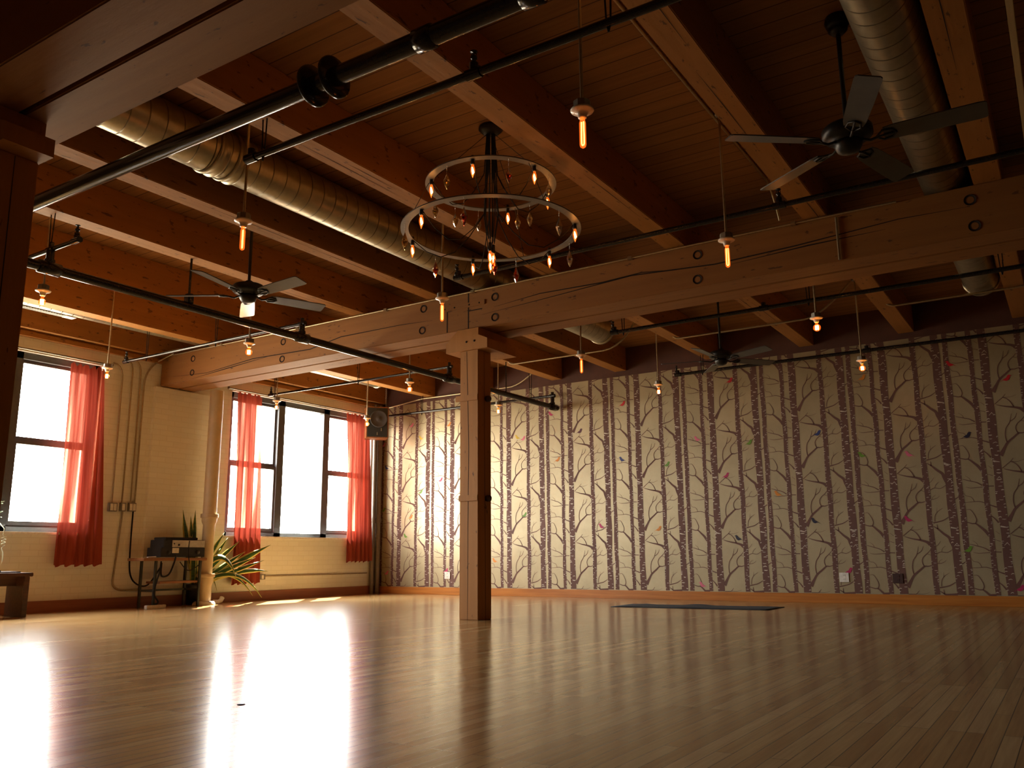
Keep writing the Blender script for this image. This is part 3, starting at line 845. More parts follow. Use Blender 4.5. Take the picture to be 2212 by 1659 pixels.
branch(-10.1, -6.6, 11.3, 3.05, 0.022, 'black sprinkler branch along the mural, ending beside the hanging speaker', (-9.2, -7.0), (), DZ, (-6.6,))
branch(-4.2, 1.5, 8.55, 3.1, 0.022, 'black sprinkler branch just behind the girder, in front of the far fan', (-4.05, -2.0, -0.3), (-4.18,), DZ, (-4.16, -2.45))
branch(-4.5, 1.5, 11.15, 3.10, 0.022, 'black sprinkler branch across the top of the mural on the right', (-4.1,), (-4.48,), DZ, (-4.46, -1.95))

# ------------------------------------------------------------------ conduits
def conduit(pts, r, label, clips=()):
    m = MB().tube(pts, r, 8)
    for c in clips: m.box((c[0] - 0.02, c[1] - 0.02, c[2] - 0.014), (c[0] + 0.02, c[1] + 0.02, c[2] + 0.014))
    return tag(m.build('conduit', 'conduit', base=True), label, 'conduit')
def arc(a, b, c, n=6):
    a, b, c = Vector(a), Vector(b), Vector(c)
    return [tuple((a * (1 - t) ** 2 + b * 2 * t * (1 - t) + c * t * t)) for t in [i / n for i in range(n + 1)]]
conduit([(-10.2, 6.955, 3.32), (-0.9, 6.955, 3.32)], 0.010, 'long thin conduit along the top edge of the girder face', [(x, 6.958, 3.32) for x in (-9, -7.6, -6.2, -5.0, -3.2, -1.7)])
conduit([(-1.36, 6.966, 3.30), (-1.36, 6.966, 2.935)], 0.009, 'short upright conduit down the girder face, right of the tube pendant')
conduit([(-2.87, 4.86, 3.66), (-2.87, 6.93, 3.66)], 0.011, 'conduit from the chandelier canopy toward the girder')
conduit([(-1.84, 2.4, 3.675), (-1.84, 6.5, 3.675)] + arc((-1.84, 6.7, 3.675), (-1.84, 6.90, 3.66), (-1.80, 6.93, 3.36)), 0.011, 'conduit on the deck linking the two tube pendants beside the dark fan')
conduit([(-10.26, 11.40, 3.2), (-9.3, 11.42, 3.31)] + [(-7.6, 11.42, 3.31)] + arc((-7.5, 11.42, 3.31), (-7.3, 11.42, 3.30), (-6.95, 11.35, 3.50)), 0.011, 'conduit high on the mural wall, left of the slim post')
conduit(arc((-6.56, 9.95, 3.40), (-6.56, 10.0, 3.30), (-6.45, 10.0, 3.30)) + [(-5.2, 10.0, 3.30)] + arc((-5.05, 10.0, 3.30), (-4.75, 10.0, 3.30), (-4.55, 10.0, 3.66)), 0.012, 'curved pale conduit behind the girder just right of the slim post')
conduit(arc((-4.06, 9.95, 3.42), (-4.06, 10.0, 3.31), (-3.95, 10.0, 3.31)) + [(-2.5, 10.0, 3.31)] + arc((-2.4, 10.0, 3.31), (-2.2, 10.0, 3.31), (-1.85, 9.97, 3.66)), 0.012, 'pale conduit passing above the far ceiling fan')
conduit(arc((-1.52, 9.95, 3.42), (-1.52, 10.0, 3.31), (-1.4, 10.0, 3.31)) + [(1.5, 10.0, 3.31)], 0.012, 'pale hooked conduit under the joists above the mural on the right')

# wall conduits and switch boxes beside the pier
for y, top, lb in ((6.42, 3.02, 'leftmost of the wall conduits, dropping to the switch boxes'), (6.56, 3.12, 'second wall conduit dropping to the middle switch box'), (6.68, 3.12, 'third wall conduit dropping to the switch box nearest the pier')):
    pts = arc((WX + 0.02, y - 0.14, top + 0.10), (WX + 0.02, y, top + 0.10), (WX + 0.02, y, top - 0.1), 5) + [(WX + 0.02, y, 1.3)]
    conduit(pts, 0.010, lb)
conduit([(WX + 0.30, 6.96, 3.34)] + arc((WX + 0.05, 6.9, 3.25), (WX + 0.02, 6.74, 3.1), (WX + 0.02, 6.74, 2.9)) + [(WX + 0.02, 6.74, 1.3)], 0.011, 'wall conduit bending out around the end of the girder')
conduit([(WX + 0.018, 6.58, 1.22), (WX + 0.018, 6.52, 0.34)] + arc((WX + 0.018, 6.52, 0.34), (WX + 0.018, 6.52, 0.22), (WX + 0.018, 6.7, 0.22)) + [(WX + 0.018, 6.88, 0.22)], 0.012, 'lower conduit looping from the switch boxes down toward the table')
def wallbox(y, z, w, h, gangs, label, kind='switch_box'):
    t = empty(kind, (WX, y, z), label, 'switch' if kind == 'switch_box' else 'outlet', 'switch boxes on the brick wall' if kind == 'switch_box' else None)
    MB().box((0.001, -w / 2, -h / 2), (0.045, w / 2, h / 2), 0, 0.003).build('metal_box', 'box_metal', t)
    for i in range(gangs):
        c = (i - (gangs - 1) / 2) * 0.046
        MB().box((0.045, c - 0.019, -h * 0.38), (0.050, c + 0.019, h * 0.38), 0, 0.001).build('switch_plate', 'white_plastic', t)
    return t
wallbox(6.43, 1.262, 0.115, 0.11, 2, 'double switch box on the brick, closest to the red curtain')
wallbox(6.57, 1.268, 0.075, 0.11, 1, 'single switch box between its two double neighbours')
wallbox(6.70, 1.272, 0.105, 0.11, 2, 'double switch box on the brick, closest to the pier')
wallbox(8.91, 0.335, 0.11, 0.075, 1, 'outlet box low on the brick wall beside the drooping leaf', 'outlet_box')
conduit([(WX + 0.018, 8.0, 0.345), (WX + 0.018, 8.85, 0.345)], 0.010, 'low conduit behind the plant leaves, running to the outlet box')
conduit([(WX + 0.018, 8.97, 0.345), (WX + 0.018, 11.2, 0.35)], 0.010, 'low conduit from the outlet box to the room corner')
def outlet(x, z, label, m_='white_plastic', w=0.072, h=0.115):
    t = empty('wall_outlet', (x, MY, z), label, 'outlet')
    MB().box((-w / 2, -0.012, -h / 2), (w / 2, -0.004, h / 2), 0, 0.002).build('cover_plate', m_, t)
    for s in (-1, 1):
        q = MB().box((-0.017, -0.0145, s * 0.024 - 0.014), (0.017, -0.012, s * 0.024 + 0.014), 0)
        for k in (-1, 1): q.box((k * 0.007 - 0.0015, -0.0152, s * 0.024 - 0.004), (k * 0.007 + 0.0015, -0.0144, s * 0.024 + 0.006), 1)
        q.build('socket', [m_, 'black'], t)
outlet(-8.763, 0.312, 'white outlet plate on the mural between the post and the window', 'white_plastic', 0.115)
outlet(-2.517, 0.318, 'white outlet plate low on the dim right part of the mural', 'white_plastic', 0.115)
outlet(-1.893, 0.31, 'brown painted outlet plate hidden on a painted trunk', 'cover_brown', 0.115)

# corner risers
for dx, dy, r, lb in ((0.06, 11.28, 0.035, 'slim grey riser pipe in the corner, on the window side'), (0.075, 11.40, 0.045, 'thicker grey riser pipe in the corner, on the mural side')):
    tag(MB().tube([(WX + dx, dy, 0), (WX + dx, dy, 3.28)], r, 14).tube([(WX + dx, dy, 1.2), (WX + dx, dy, 1.28)], r * 1.25, 14).build('riser_pipe', 'grey_pipe', base=True), lb, 'pipe')

# ------------------------------------------------------------------ pendant lamps
def flange_parts(t, top):
    z0 = 0.0   # z0 = underside of the porcelain flange
    MB().tube([(0, 0, 0.055), (0, 0, top)], 0.0085, 8).build('rod', 'conduit', t)
    MB().lathe([(0.0, 0.056), (0.042, 0.056), (0.044, 0.052), (0.044, 0.012), (0.0, 0.012)], (0, 0, 0), 8, 0, 'z', False).build('junction_box', 'box_metal', t)
    MB().lathe([(0.0, 0.014), (0.056, 0.014), (0.0585, 0.009), (0.056, 0.004), (0.036, -0.002), (0.026, -0.010), (0.021, -0.026), (0.020, -0.032), (0.0, -0.032)], (0, 0, 0), 28).build('lampholder', 'porcelain', t)
    MB().lathe([(0.0, 0.0), (0.035, 0.0), (0.035, -0.02), (0.012, -0.024), (0.0, -0.024)], (0, 0, top), 16).build('ceiling_cup', 'box_metal', t)
def bulb_tube(t):
    MB().lathe([(0.012, -0.032), (0.013, -0.046), (0.0165, -0.06), (0.0165, -0.172), (0.0135, -0.183), (0.006, -0.189), (0.0, -0.190)], (0, 0, 0), 18).build('bulb', 'bulb', t)
    f = MB().tube([(-0.006, 0, -0.052), (-0.007, 0, -0.12), (-0.007, 0, -0.166), (-0.004, 0, -0.174), (0.004, 0, -0.174), (0.007, 0, -0.166), (0.007, 0, -0.12), (0.006, 0, -0.052)], 0.0034, 6)
    f.build('filament', 'filament_tube', [c for c in t.children if c.name.startswith('bulb')][-1])
def bulb_round(t, r, drop, fil=(0.026, 0.040)):
    pts = [(0.012, -0.032), (0.013, -0.044)]
    n = 12
    for i in range(n + 1):
        a = PI * (0.13 + 0.87 * i / n)
        pts.append((max(0.0, r * math.sin(a)), -0.044 - drop - r + r * math.cos(a) - (0 if i else 0)))
    MB().lathe(pts, (0, 0, 0), 20).build('bulb', 'bulb', t)
    zc = -0.044 - drop - r
    f = MB()
    for k in range(10):
        a, b = 2 * PI * k / 10, 2 * PI * (k + 1) / 10
        rr, hh = fil[0] / 2, fil[1] / 2
        f.tube([(rr * math.cos(a), rr * math.sin(a), zc + hh * (1 if k % 2 else -1)), (rr * math.cos(b), rr * math.sin(b), zc + hh * (-1 if k % 2 else 1))], 0.0036, 5)
    f.build('filament', 'filament', [c for c in t.children if c.name.startswith('bulb')][-1])
GRP = 'bare bulb pendants under the joists'
LAMP_Z = 2.725
def proto_lamp(kind, loc, label):
    t = empty('pendant_lamp', loc, label, 'lamp', GRP)
    flange_parts(t, DZ - LAMP_Z)
    if kind == 't': bulb_tube(t)
    if kind == 'g': bulb_round(t, 0.034, 0.004)
    if kind == 's': bulb_round(t, 0.027, 0.014, (0.022, 0.044))
    return t
LAMPS = [('t', -1.79, 3.40, 'tube bulb pendant hanging nearest, between the chandelier and the dark fan'),
         ('t', -4.27, 3.41, 'tube bulb pendant hanging in front of the large spiral duct'),
         ('t', -4.25, 5.47, 'tube bulb pendant in front of the girder, just left of the slim post'),
         ('t', -1.80, 5.50, 'tube bulb pendant in front of the girder, beneath the dark fan blade'),
         ('t', -4.28, 7.96, 'small tube bulb pendant just behind the girder, right of the slim post'),
         ('s', -6.77, 3.48, 'rounded bulb pendant next to the dark left post'),
         ('s', -9.00, 5.43, 'rounded bulb pendant beside the curtain of the left window'),
         ('g', -6.79, 5.58, 'globe bulb pendant below the window side fan, against the girder'),
         ('g', -6.73, 8.02, 'globe bulb pendant behind the girder, left of the slim post'),
         ('s', -6.74, 10.0, 'rounded bulb pendant against the mural, just right of the slim post'),
         ('s', -4.25, 9.95, 'rounded bulb pendant against the mural, left of the far fan'),
         ('g', -1.79, 7.90, 'globe bulb pendant behind the girder on the right, above the mural'),
         ('g', -1.81, 9.99, 'globe bulb pendant against the upper mural on the right'),
         ('g', -9.07, 9.80, 'globe bulb pendant in front of the hanging speaker'),
         ('s', -9.04, 7.95, 'rounded bulb pendant silhouetted in front of the larger window')]
first = {}
for k, x, y, lb in LAMPS:
    if k not in first:
        first[k] = proto_lamp(k, (x, y, LAMP_Z), lb)
    else:
        dup(first[k], (x, y, LAMP_Z), rnd.uniform(0, 3), lb, GRP)

# ------------------------------------------------------------------ ceiling fans
def make_fan(loc, rot, label):
    t = empty('ceiling_fan', loc, label, 'fan', 'five blade ceiling fans')
    top = DZ - loc[2]
    MB().lathe([(0.0, 0), (0.065, 0), (0.072, -0.03), (0.06, -0.065), (0.05, -0.07), (0.055, -0.085), (0.03, -0.11), (0.0, -0.11)], (0, 0, top), 24).build('canopy', 'fan_black', t)
    MB().tube([(0, 0, 0.06), (0, 0, top - 0.09)], 0.0135, 12).build('down_rod', 'fan_black', t)
    MB().lathe([(0.0, 0.10), (0.03, 0.10), (0.05, 0.07), (0.125, 0.06), (0.138, 0.045), (0.138, 0.005), (0.12, -0.012), (0.085, -0.02), (0.085, -0.03), (0.0, -0.03)], (0, 0, 0), 32).build('motor', 'fan_black', t)
    MB().lathe([(0.0, -0.028), (0.075, -0.028), (0.078, -0.05), (0.06, -0.085), (0.03, -0.098), (0.0, -0.10)], (0, 0, 0), 28).build('switch_housing', 'fan_black', t)
    for i in range(5):
        a = rot + 2 * PI * i / 5
        ca, sa = math.cos(a), math.sin(a)
        rad, tan = Vector((ca, sa, 0)), Vector((-sa, ca, 0))
        tilt = math.radians(-13)
        side = tan * math.cos(tilt) + Vector((0, 0, 1)) * math.sin(tilt)
        nrm = rad.cross(side)
        pts = [(0.19, 0.050), (0.24, 0.060), (0.45, 0.066), (0.66, 0.068), (0.69, 0.064), (0.70, 0.054)]
        outl = [(r, w) for r, w in pts] + [(r, -w) for r, w in reversed(pts)]
        vs = []
        for s in (-0.0035, 0.0035):
            for r, w in outl:
                vs.append(rad * r + side * w + nrm * s + Vector((0, 0, -0.028)))
        n = len(outl)
        b = MB()
        b._add(vs, [tuple(range(n))[::-1], tuple(range(n, 2 * n))] + [(q, (q + 1) % n, n + (q + 1) % n, n + q) for q in range(n)])
        bo = b.build('blade', 'fan_blade', t)
        k = MB()
        k.tube([rad * 0.07 + Vector((0, 0, -0.03)), rad * 0.12 + Vector((0, 0, -0.05)), rad * 0.165 + Vector((0, 0, -0.040)) ], 0.008, 6)
        for sg in (-1, 1):
            k.tube([rad * 0.15 + Vector((0, 0, -0.042)), rad * 0.185 + side * (0.04 * sg) + Vector((0, 0, -0.036)), rad * 0.235 + side * (0.032 * sg) + Vector((0, 0, -0.036)), rad * 0.255 + Vector((0, 0, -0.036))], 0.006, 6)
        k.tube([rad * 0.15 + Vector((0, 0, -0.04)), rad * 0.255 + Vector((0, 0, -0.036))], 0.006, 6)
        k.build('blade_bracket', 'fan_black', bo)
    return t
make_fan((-5.84, 4.76, 2.89), math.radians(213), 'ceiling fan catching window light, left of the large duct')
make_fan((-0.84, 4.82, 2.93), math.radians(2), 'dark ceiling fan overhead at the upper right, beside the dim duct')
make_fan((-3.30, 9.62, 2.90), math.radians(50), 'far ceiling fan silhouetted above the mural, behind the girder')

# ------------------------------------------------------------------ chandelier
CX, CY = -3.265, 4.762
ch = empty('chandelier', (CX, CY, 2.6), 'two ring chandelier of candle bulbs and glass drops hanging above the room centre', 'chandelier')
def chb(mb, name, mats, parent=ch):
    b = mb.build(name, mats, parent)
    if parent is ch: b.location = (-CX, -CY, -2.6)
    return b
chb(MB().lathe([(0.0, 0), (0.085, 0), (0.09, -0.02), (0.06, -0.05), (0.035, -0.06), (0.0, -0.06)], (CX, CY, DZ), 24), 'canopy', 'fan_black')
RL, ZL, RU, ZU = 0.615, 2.885, 0.445, 3.235
for R_, z in ((RL, ZL), (RU, ZU)):
    chb(MB().lathe([(R_ - 0.028, -0.004), (R_ + 0.028, -0.004), (R_ + 0.028, 0.004), (R_ - 0.028, 0.004), (R_ - 0.028, -0.004)], (CX, CY, z), 72, 0, 'z', False), 'ring', 'plate_steel')
def on_ring(R_, deg):
    a = math.radians(deg)
    return CX + R_ * math.cos(a), CY + R_ * math.sin(a)
def candle(x, y, z):
    """z = bottom of the ring; socket hangs below, candle bulb below that"""
    s = MB().lathe([(0.0, 0.03), (0.011, 0.03), (0.012, -0.012), (0.0145, -0.02), (0.0145, -0.035), (0.0, -0.035)], (x, y, z), 12)
    so = chb(s, 'socket', 'black')
    b = MB().lathe([(0.009, -0.035), (0.010, -0.045), (0.015, -0.062), (0.0165, -0.078), (0.013, -0.098), (0.007, -0.116), (0.002, -0.13), (0.0, -0.132)], (x, y, z), 14, 0)
    b.tube([(x - 0.004, y, z - 0.052), (x, y, z - 0.075), (x + 0.004, y, z - 0.092), (x, y, z - 0.105)], [0.003, 0.0075, 0.0085, 0.003], 8, 1)
    bo = b.build('candle_bulb', ['bulb', 'filament'], so)
    bo.location = (0, 0, 0)
def crystal(x, y, z, ln, kind, string=0.06):
    d = MB()
    n = 6
    for i in range(n):
        zz = z - string * i / n
        d.lathe([(0.0, 0.004), (0.004, 0.0), (0.0, -0.004)], (x, y, zz), 6, 0)
    zt = z - string
    d.lathe([(0.0, 0.0), (0.005, -0.012), (0.021, -ln * 0.42), (0.024, -ln * 0.52), (0.016, -ln * 0.75), (0.004, -ln * 0.95), (0.0, -ln)], (x, y, zt), 8, 1, 'z', False)
    chb(d, 'crystal_drop', ['crystal_clear', kind])
for dg in (-106, -163, 138, 77, 21): candle(*on_ring(RL - 0.012, dg), ZL - 0.006)
for dg in (-133, -72, -12, 50, 107): candle(*on_ring(RU - 0.012, dg), ZU - 0.006)
candle(CX - 0.012, CY + 0.01, 2.705); candle(CX + 0.02, CY, 2.745); candle(CX + 0.005, CY - 0.02, 2.76)
for dg, k in ((-72, 'crystal_red'), (-8, 'crystal_clear'), (-132, 'crystal_gold'), (168, 'crystal_red'), (106, 'crystal_red'), (54, 'crystal_clear')):
    crystal(*on_ring(RL, dg), ZL - 0.006, 0.135, k)
for dg, k in ((-98, 'crystal_gold'), (-40, 'crystal_red'), (10, 'crystal_clear'), (-168, 'crystal_gold'), (162, 'crystal_gold'), (137, 'crystal_clear'), (97, 'crystal_clear'), (83, 'crystal_clear')):
    crystal(*on_ring(RU, dg), ZU - 0.006, 0.115, k)
crystal(CX + 0.035, CY - 0.01, 2.70, 0.13, 'crystal_red', 0.03)
for i in range(10):                                   # bundle of cords down the middle
    a = 2 * PI * i / 10
    sp = rnd.uniform(0.02, 0.05)
    zb_ = rnd.uniform(2.72, 2.85)
    chb(MB().tube([(CX + 0.018 * math.cos(a), CY + 0.018 * math.sin(a), DZ - 0.05), (CX + 0.026 * math.cos(a), CY + 0.026 * math.sin(a), 3.35), (CX + sp * 1.5 * math.cos(a), CY + sp * 1.5 * math.sin(a), 3.0), (CX + sp * math.cos(a) * .6, CY + sp * math.sin(a) * .6, zb_)], 0.0032, 6), 'cord', 'cord')
for R_, z, degs, zs in ((RL, ZL, (-106, -163, 138, 77, 21), 3.02), (RU, ZU, (-133, -72, -12, 50, 107), 3.32)):
    for dg in degs:                                   # swagged cord to each socket
        x, y = on_ring(R_ - 0.012, dg)
        pts = [(CX + 0.03 * math.cos(math.radians(dg)), CY + 0.03 * math.sin(math.radians(dg)), DZ - 0.06), (CX + 0.05 * math.cos(math.radians(dg)), CY + 0.05 * math.sin(math.radians(dg)), zs)]
        p0 = Vector(pts[-1]); p1 = Vector((x, y, z + 0.0))
        for t in (0.2, 0.4, 0.6, 0.8, 1.0):
            q = p0.lerp(p1, t); q.z -= 0.22 * math.sin(PI * t) * (1 if t < 1 else 0)
            pts.append(tuple(q))
        chb(MB().tube(pts, 0.0035, 6), 'cord', 'cord')
for dg in (-140, -20, 100):                           # thin stays from the canopy to the rings
    for R_, z in ((RU, ZU), (RL, ZL)):
        if R_ == RL:
            xa, ya = on_ring(RU, dg); a_ = (xa, ya, ZU)
        else:
            a_ = (CX, CY, DZ - 0.03)
        xb, yb_ = on_ring(R_, dg)
        chb(MB().tube([a_, (xb, yb_, z)], 0.0022, 5), 'stay', 'cord')

# ------------------------------------------------------------------ hanging speaker
sp = empty('hanging_speaker', (-9.90, 10.93, 2.60), 'square wood cabinet loudspeaker hung on chains in the window corner', 'speaker')
MB().box((-0.19, -0.14, 0), (0.19, 0.14, 0.54), 0, 0.006).build('cabinet', 'speakerwood', sp)
MB().box((-0.172, -0.146, 0.02), (0.172, -0.139, 0.52), 0, 0.002).build('baffle', 'speaker_front', sp)
MB().lathe([(0.145, 0.0), (0.150, -0.008), (0.142, -0.014), (0.125, -0.004), (0.06, 0.0), (0.045, -0.002), (0.03, -0.008), (0.0, -0.012)], (0.02, -0.148, 0.33), 32, 0, 'y').build('woofer', 'cone', sp)
q = MB().box((0.06, -0.15, 0.12), (0.075, -0.146, 0.17)).box((-0.01, -0.15, 0.05), (0.005, -0.146, 0.10))
q.build('port_slots', 'chain', sp)
sp.rotation_euler = (0, 0, math.radians(50))
for s in (-0.165, 0.165):
    c = MB()
    zc, i = 0.55, 0
    while zc < DZ - 2.60 - 0.005:
        c.torus((s, 0.03, zc), 0.012, 0.0035, 'x' if i % 2 else 'y', 10, 5)
        zc += 0.021; i += 1
    c.build('chain', 'chain', sp)

# ------------------------------------------------------------------ curtains
def curtain(yt0, yt1, yb0, yb1, zt, zb, label, folds, amp=0.03):
    n, mz = folds * 8, 22
    mb = MB()
    vs = []
    for j in range(mz + 1):
        v = j / mz
        z = zt + (zb - zt) * v
        e = v ** 0.8
        a, b = yt0 + (yb0 - yt0) * e, yt1 + (yb1 - yt1) * e
        for i in range(n + 1):
            u = i / n
            uu = u + 0.025 * math.sin(2 * PI * u * 2 + 1.3 * v)
            x = WX + 0.065 + amp * (0.5 + 0.5 * v) * math.sin(2 * PI * folds * uu + 0.8 * math.sin(3 * v + folds)) + 0.010 * math.sin(2 * PI * u * folds * 2.1 + 4 * v)
            zz = z + (0.015 * math.sin(2 * PI * folds * uu + 1) if j == mz else 0) + (0.02 * math.sin(2 * PI * folds * u) if j == 0 else 0)
            vs.append((x, a + (b - a) * uu, zz))
    fs = []
    for j in range(mz):
        for i in range(n):
            fs.append((j * (n + 1) + i, j * (n + 1) + i + 1, (j + 1) * (n + 1) + i + 1, (j + 1) * (n + 1) + i))
    mb._add(vs, fs, 0, True)
    return tag(mb.build('curtain', 'curtain', base=True), label, 'curtain', 'red sheer curtains')
curtain(5.70, 6.14, 5.69, 6.29, 3.0, 0.535, 'red sheer curtain at the left window beside the wall conduits', 5)
curtain(8.26, 8.72, 8.30, 8.80, 3.03, 0.245, 'long red sheer curtain hanging behind the spiky plant', 5)
curtain(10.55, 11.12, 10.62, 11.22, 3.03, 0.54, 'red sheer curtain below the hanging speaker', 6)
def rod(y0, y1, label):
    t = empty('curtain_rod', (WX + 0.065, (y0 + y1) / 2, 3.075), label, 'curtain rod')
    h = (y1 - y0) / 2
    MB().tube([(0, -h, 0), (0, h, 0)], 0.011, 10).build('pole', 'box_metal', t)
    for s in (-1, 1):
        MB().lathe([(0.0, -0.02), (0.018, -0.012), (0.022, 0), (0.018, 0.012), (0.0, 0.02)], (0, s * (h + 0.015), 0), 12, 0, 'y').build('finial', 'grey_pipe', t)
        MB().tube([(0, s * (h - 0.1), 0), (-0.063, s * (h - 0.1), 0.0)], 0.008, 8).build('bracket', 'box_metal', t)
rod(2.95, 6.22, 'curtain rod over the left window, partly behind the dark post')
rod(8.10, 11.15, 'curtain rod over the larger window, ending at the speaker')

# ------------------------------------------------------------------ drain pipe
dp = empty('drain_pipe', (-9.97, 7.68, 0), 'thick cream painted drain pipe with bell joints, rising to the ceiling', 'pipe')
MB().tube([(0, 0, 1.15), (0, 0, 2.93)], 0.092, 28).build('upper_pipe', 'cream_pipe', dp)
MB().lathe([(0.078, 0.34), (0.080, 0.36), (0.080, 1.06), (0.098, 1.10), (0.101, 1.12), (0.102, 1.155)], (0, 0, 0), 28).lathe([(0.102, 1.155), (0.116, 1.157), (0.118, 1.165), (0.118, 1.205), (0.114, 1.212), (0.092, 1.212)], (0, 0, 0), 28, 0, 'z', False).build('middle_pipe', 'cream_pipe', dp)
MB().lathe([(0.084, 0.0), (0.084, 0.25), (0.101, 0.31), (0.102, 0.36)], (0, 0, 0), 28).lathe([(0.102, 0.36), (0.115, 0.362), (0.117, 0.37), (0.117, 0.402), (0.113, 0.41), (0.078, 0.41)], (0, 0, 0), 28, 0, 'z', False).build('lower_pipe', 'cream_pipe', dp)
MB().lathe([(0.085, 0.05), (0.13, 0.045), (0.15, 0.02), (0.155, 0.0)], (0, 0, 0), 28).build('floor_collar', 'sill', dp)
MB().tube([(0.05, 0.10, 0.03), (0.07, 0.17, 0.03), (0.06, 0.22, 0.045), (0.05, 0.25, 0.085)], [0.032, 0.03, 0.03, 0.032], 12).build('stub_elbow', 'sill', dp)

# ------------------------------------------------------------------ table with stereo
tb = empty('side_table', (-9.97, 7.08, 0), 'low wooden side table with dark legs and a lower shelf, by the drain pipe', 'table')
MB().box((-0.175, -0.47, 0.585), (0.175, 0.47, 0.622), 0, 0.005).build('tabletop', 'tablewood', tb)
MB().box((-0.15, -0.20, 0.30), (0.14, 0.40, 0.328), 0, 0.004).build('shelf', 'tablewood', tb)
for x in (-0.15, 0.15):
    for y in (-0.28, 0.38):
        MB().box((x - 0.015, y - 0.015, 0), (x + 0.015, y + 0.015, 0.585), 0, 0.002).build('leg', 'greymetal', tb)
for y in (-0.28, 0.38):
    MB().box((-0.15, y - 0.01, 0.20), (0.15, y + 0.01, 0.225)).build('stretcher', 'greymetal', tb)
MB().box((-0.16, -0.28, 0.20), (-0.14, 0.38, 0.225)).build('stretcher', 'greymetal', tb)
rc = empty('stereo_receiver', (-9.97, 7.20, 0.622), 'wide black stereo receiver sitting on the low side table', 'stereo')
MB().box((-0.16, -0.33, 0.012), (0.13, 0.33, 0.13), 0, 0.004).build('case', 'black', rc)
MB().box((0.13, -0.33, 0.012), (0.138, 0.33, 0.13), 0, 0.002).build('fascia', 'black', rc)
for y in (-0.22, 0.22):
    MB().lathe([(0.0, 0.016), (0.024, 0.016), (0.026, 0.0)], (0.138, y, 0.07), 14, 0, 'x').build('knob', 'black', rc)
MB().box((0.1385, -0.17, 0.06), (0.1405, -0.07, 0.125), 0).build('price_tag', 'white_plastic', rc)
dv = empty('disc_player', (-9.97, 7.25, 0.752), 'slim disc player with a silver front, lying on the black receiver', 'stereo')
MB().box((-0.16, -0.34, 0.0), (0.125, 0.28, 0.10), 0, 0.004).build('case', 'black', dv)
MB().box((0.125, -0.22, 0.005), (0.133, 0.28, 0.095), 0, 0.002).build('fascia', 'silverplastic', dv)
q = MB().lathe([(0.0, 0.006), (0.008, 0.006), (0.009, 0.0)], (0.133, -0.19, 0.05), 10, 0, 'x').lathe([(0.0, 0.006), (0.014, 0.006), (0.015, 0.0)], (0.133, -0.12, 0.035), 12, 0, 'x')
q.build('button', 'black', dv)
tag(MB().box((-10.12, 6.95, 0.853), (-9.88, 7.45, 0.885), 0, 0.006).build('cassette_deck', 'black', base=True), 'thin black box resting on top of the silver fronted disc player', 'stereo')
tag(MB().tube([(-9.83, 6.69, 0.630), (-9.83, 6.80, 0.634)], 0.009, 8).box((-9.85, 6.68, 0.6225), (-9.81, 6.72, 0.638), 0, 0.003).build('white_plug', 'white_plastic', base=True), 'small white plug lying on the corner of the side table', 'plug')
ps = empty('power_strip', (-9.75, 6.80, 0), 'white power strip on the floor at the foot of the side table', 'power strip')
MB().box((-0.03, -0.15, 0), (0.03, 0.12, 0.045), 0, 0.005).build('body', 'white_plastic', ps)
for i in range(4):
    MB().box((-0.016, -0.12 + i * 0.055, 0.045), (0.016, -0.085 + i * 0.055, 0.047)).build('socket', 'black', ps)
def cable(pts, r, label):
    q = []
    P = [Vector(p) for p in pts]
    for i in range(len(P) - 1):
        p0, p1, p2, p3 = P[max(i - 1, 0)], P[i], P[i + 1], P[min(i + 2, len(P) - 1)]
        for s in range(6):
            t = s / 6
            q.append(0.5 * (2 * p1 + (p2 - p0) * t + (2 * p0 - 5 * p1 + 4 * p2 - p3) * t * t + (3 * p1 - p0 - 3 * p2 + p3) * t ** 3))
    q.append(P[-1])
    return tag(MB().tube(q, r, 7).build('cable', 'cord', base=True), label, 'cable', 'cables around the side table')
cable([(WX + 0.03, 6.72, 1.22), (WX + 0.03, 6.72, 0.8), (WX + 0.03, 6.74, 0.45), (WX + 0.06, 6.82, 0.30), (WX + 0.12, 6.95, 0.28), (-10.08, 7.05, 0.50)], 0.010, 'black cable sagging from the switch box to the side table')
cable([(-9.80, 6.86, 0.58), (-9.79, 6.84, 0.45), (-9.79, 6.78, 0.2), (-9.78, 6.84, 0.08), (-9.76, 6.78, 0.055)], 0.010, 'black cable dropping from the tabletop to the power strip')
cable([(-9.785, 7.05, 0.66), (-9.785, 7.05, 0.6), (-9.79, 6.98, 0.42), (-9.79, 6.87, 0.40), (-9.79, 6.86, 0.56)], 0.011, 'thick black cable looping under the tabletop edge')
cable([(-9.775, 7.24, 0.84), (-9.775, 7.235, 0.7), (-9.775, 7.26, 0.55)], 0.006, 'thin black cable hanging over the stereo fronts')
cable([(-9.78, 7.12, 0.57), (-9.78, 7.25, 0.46), (-9.78, 7.40, 0.52), (-9.785, 7.42, 0.58)], 0.006, 'thin black cable swagged beneath the table front edge')

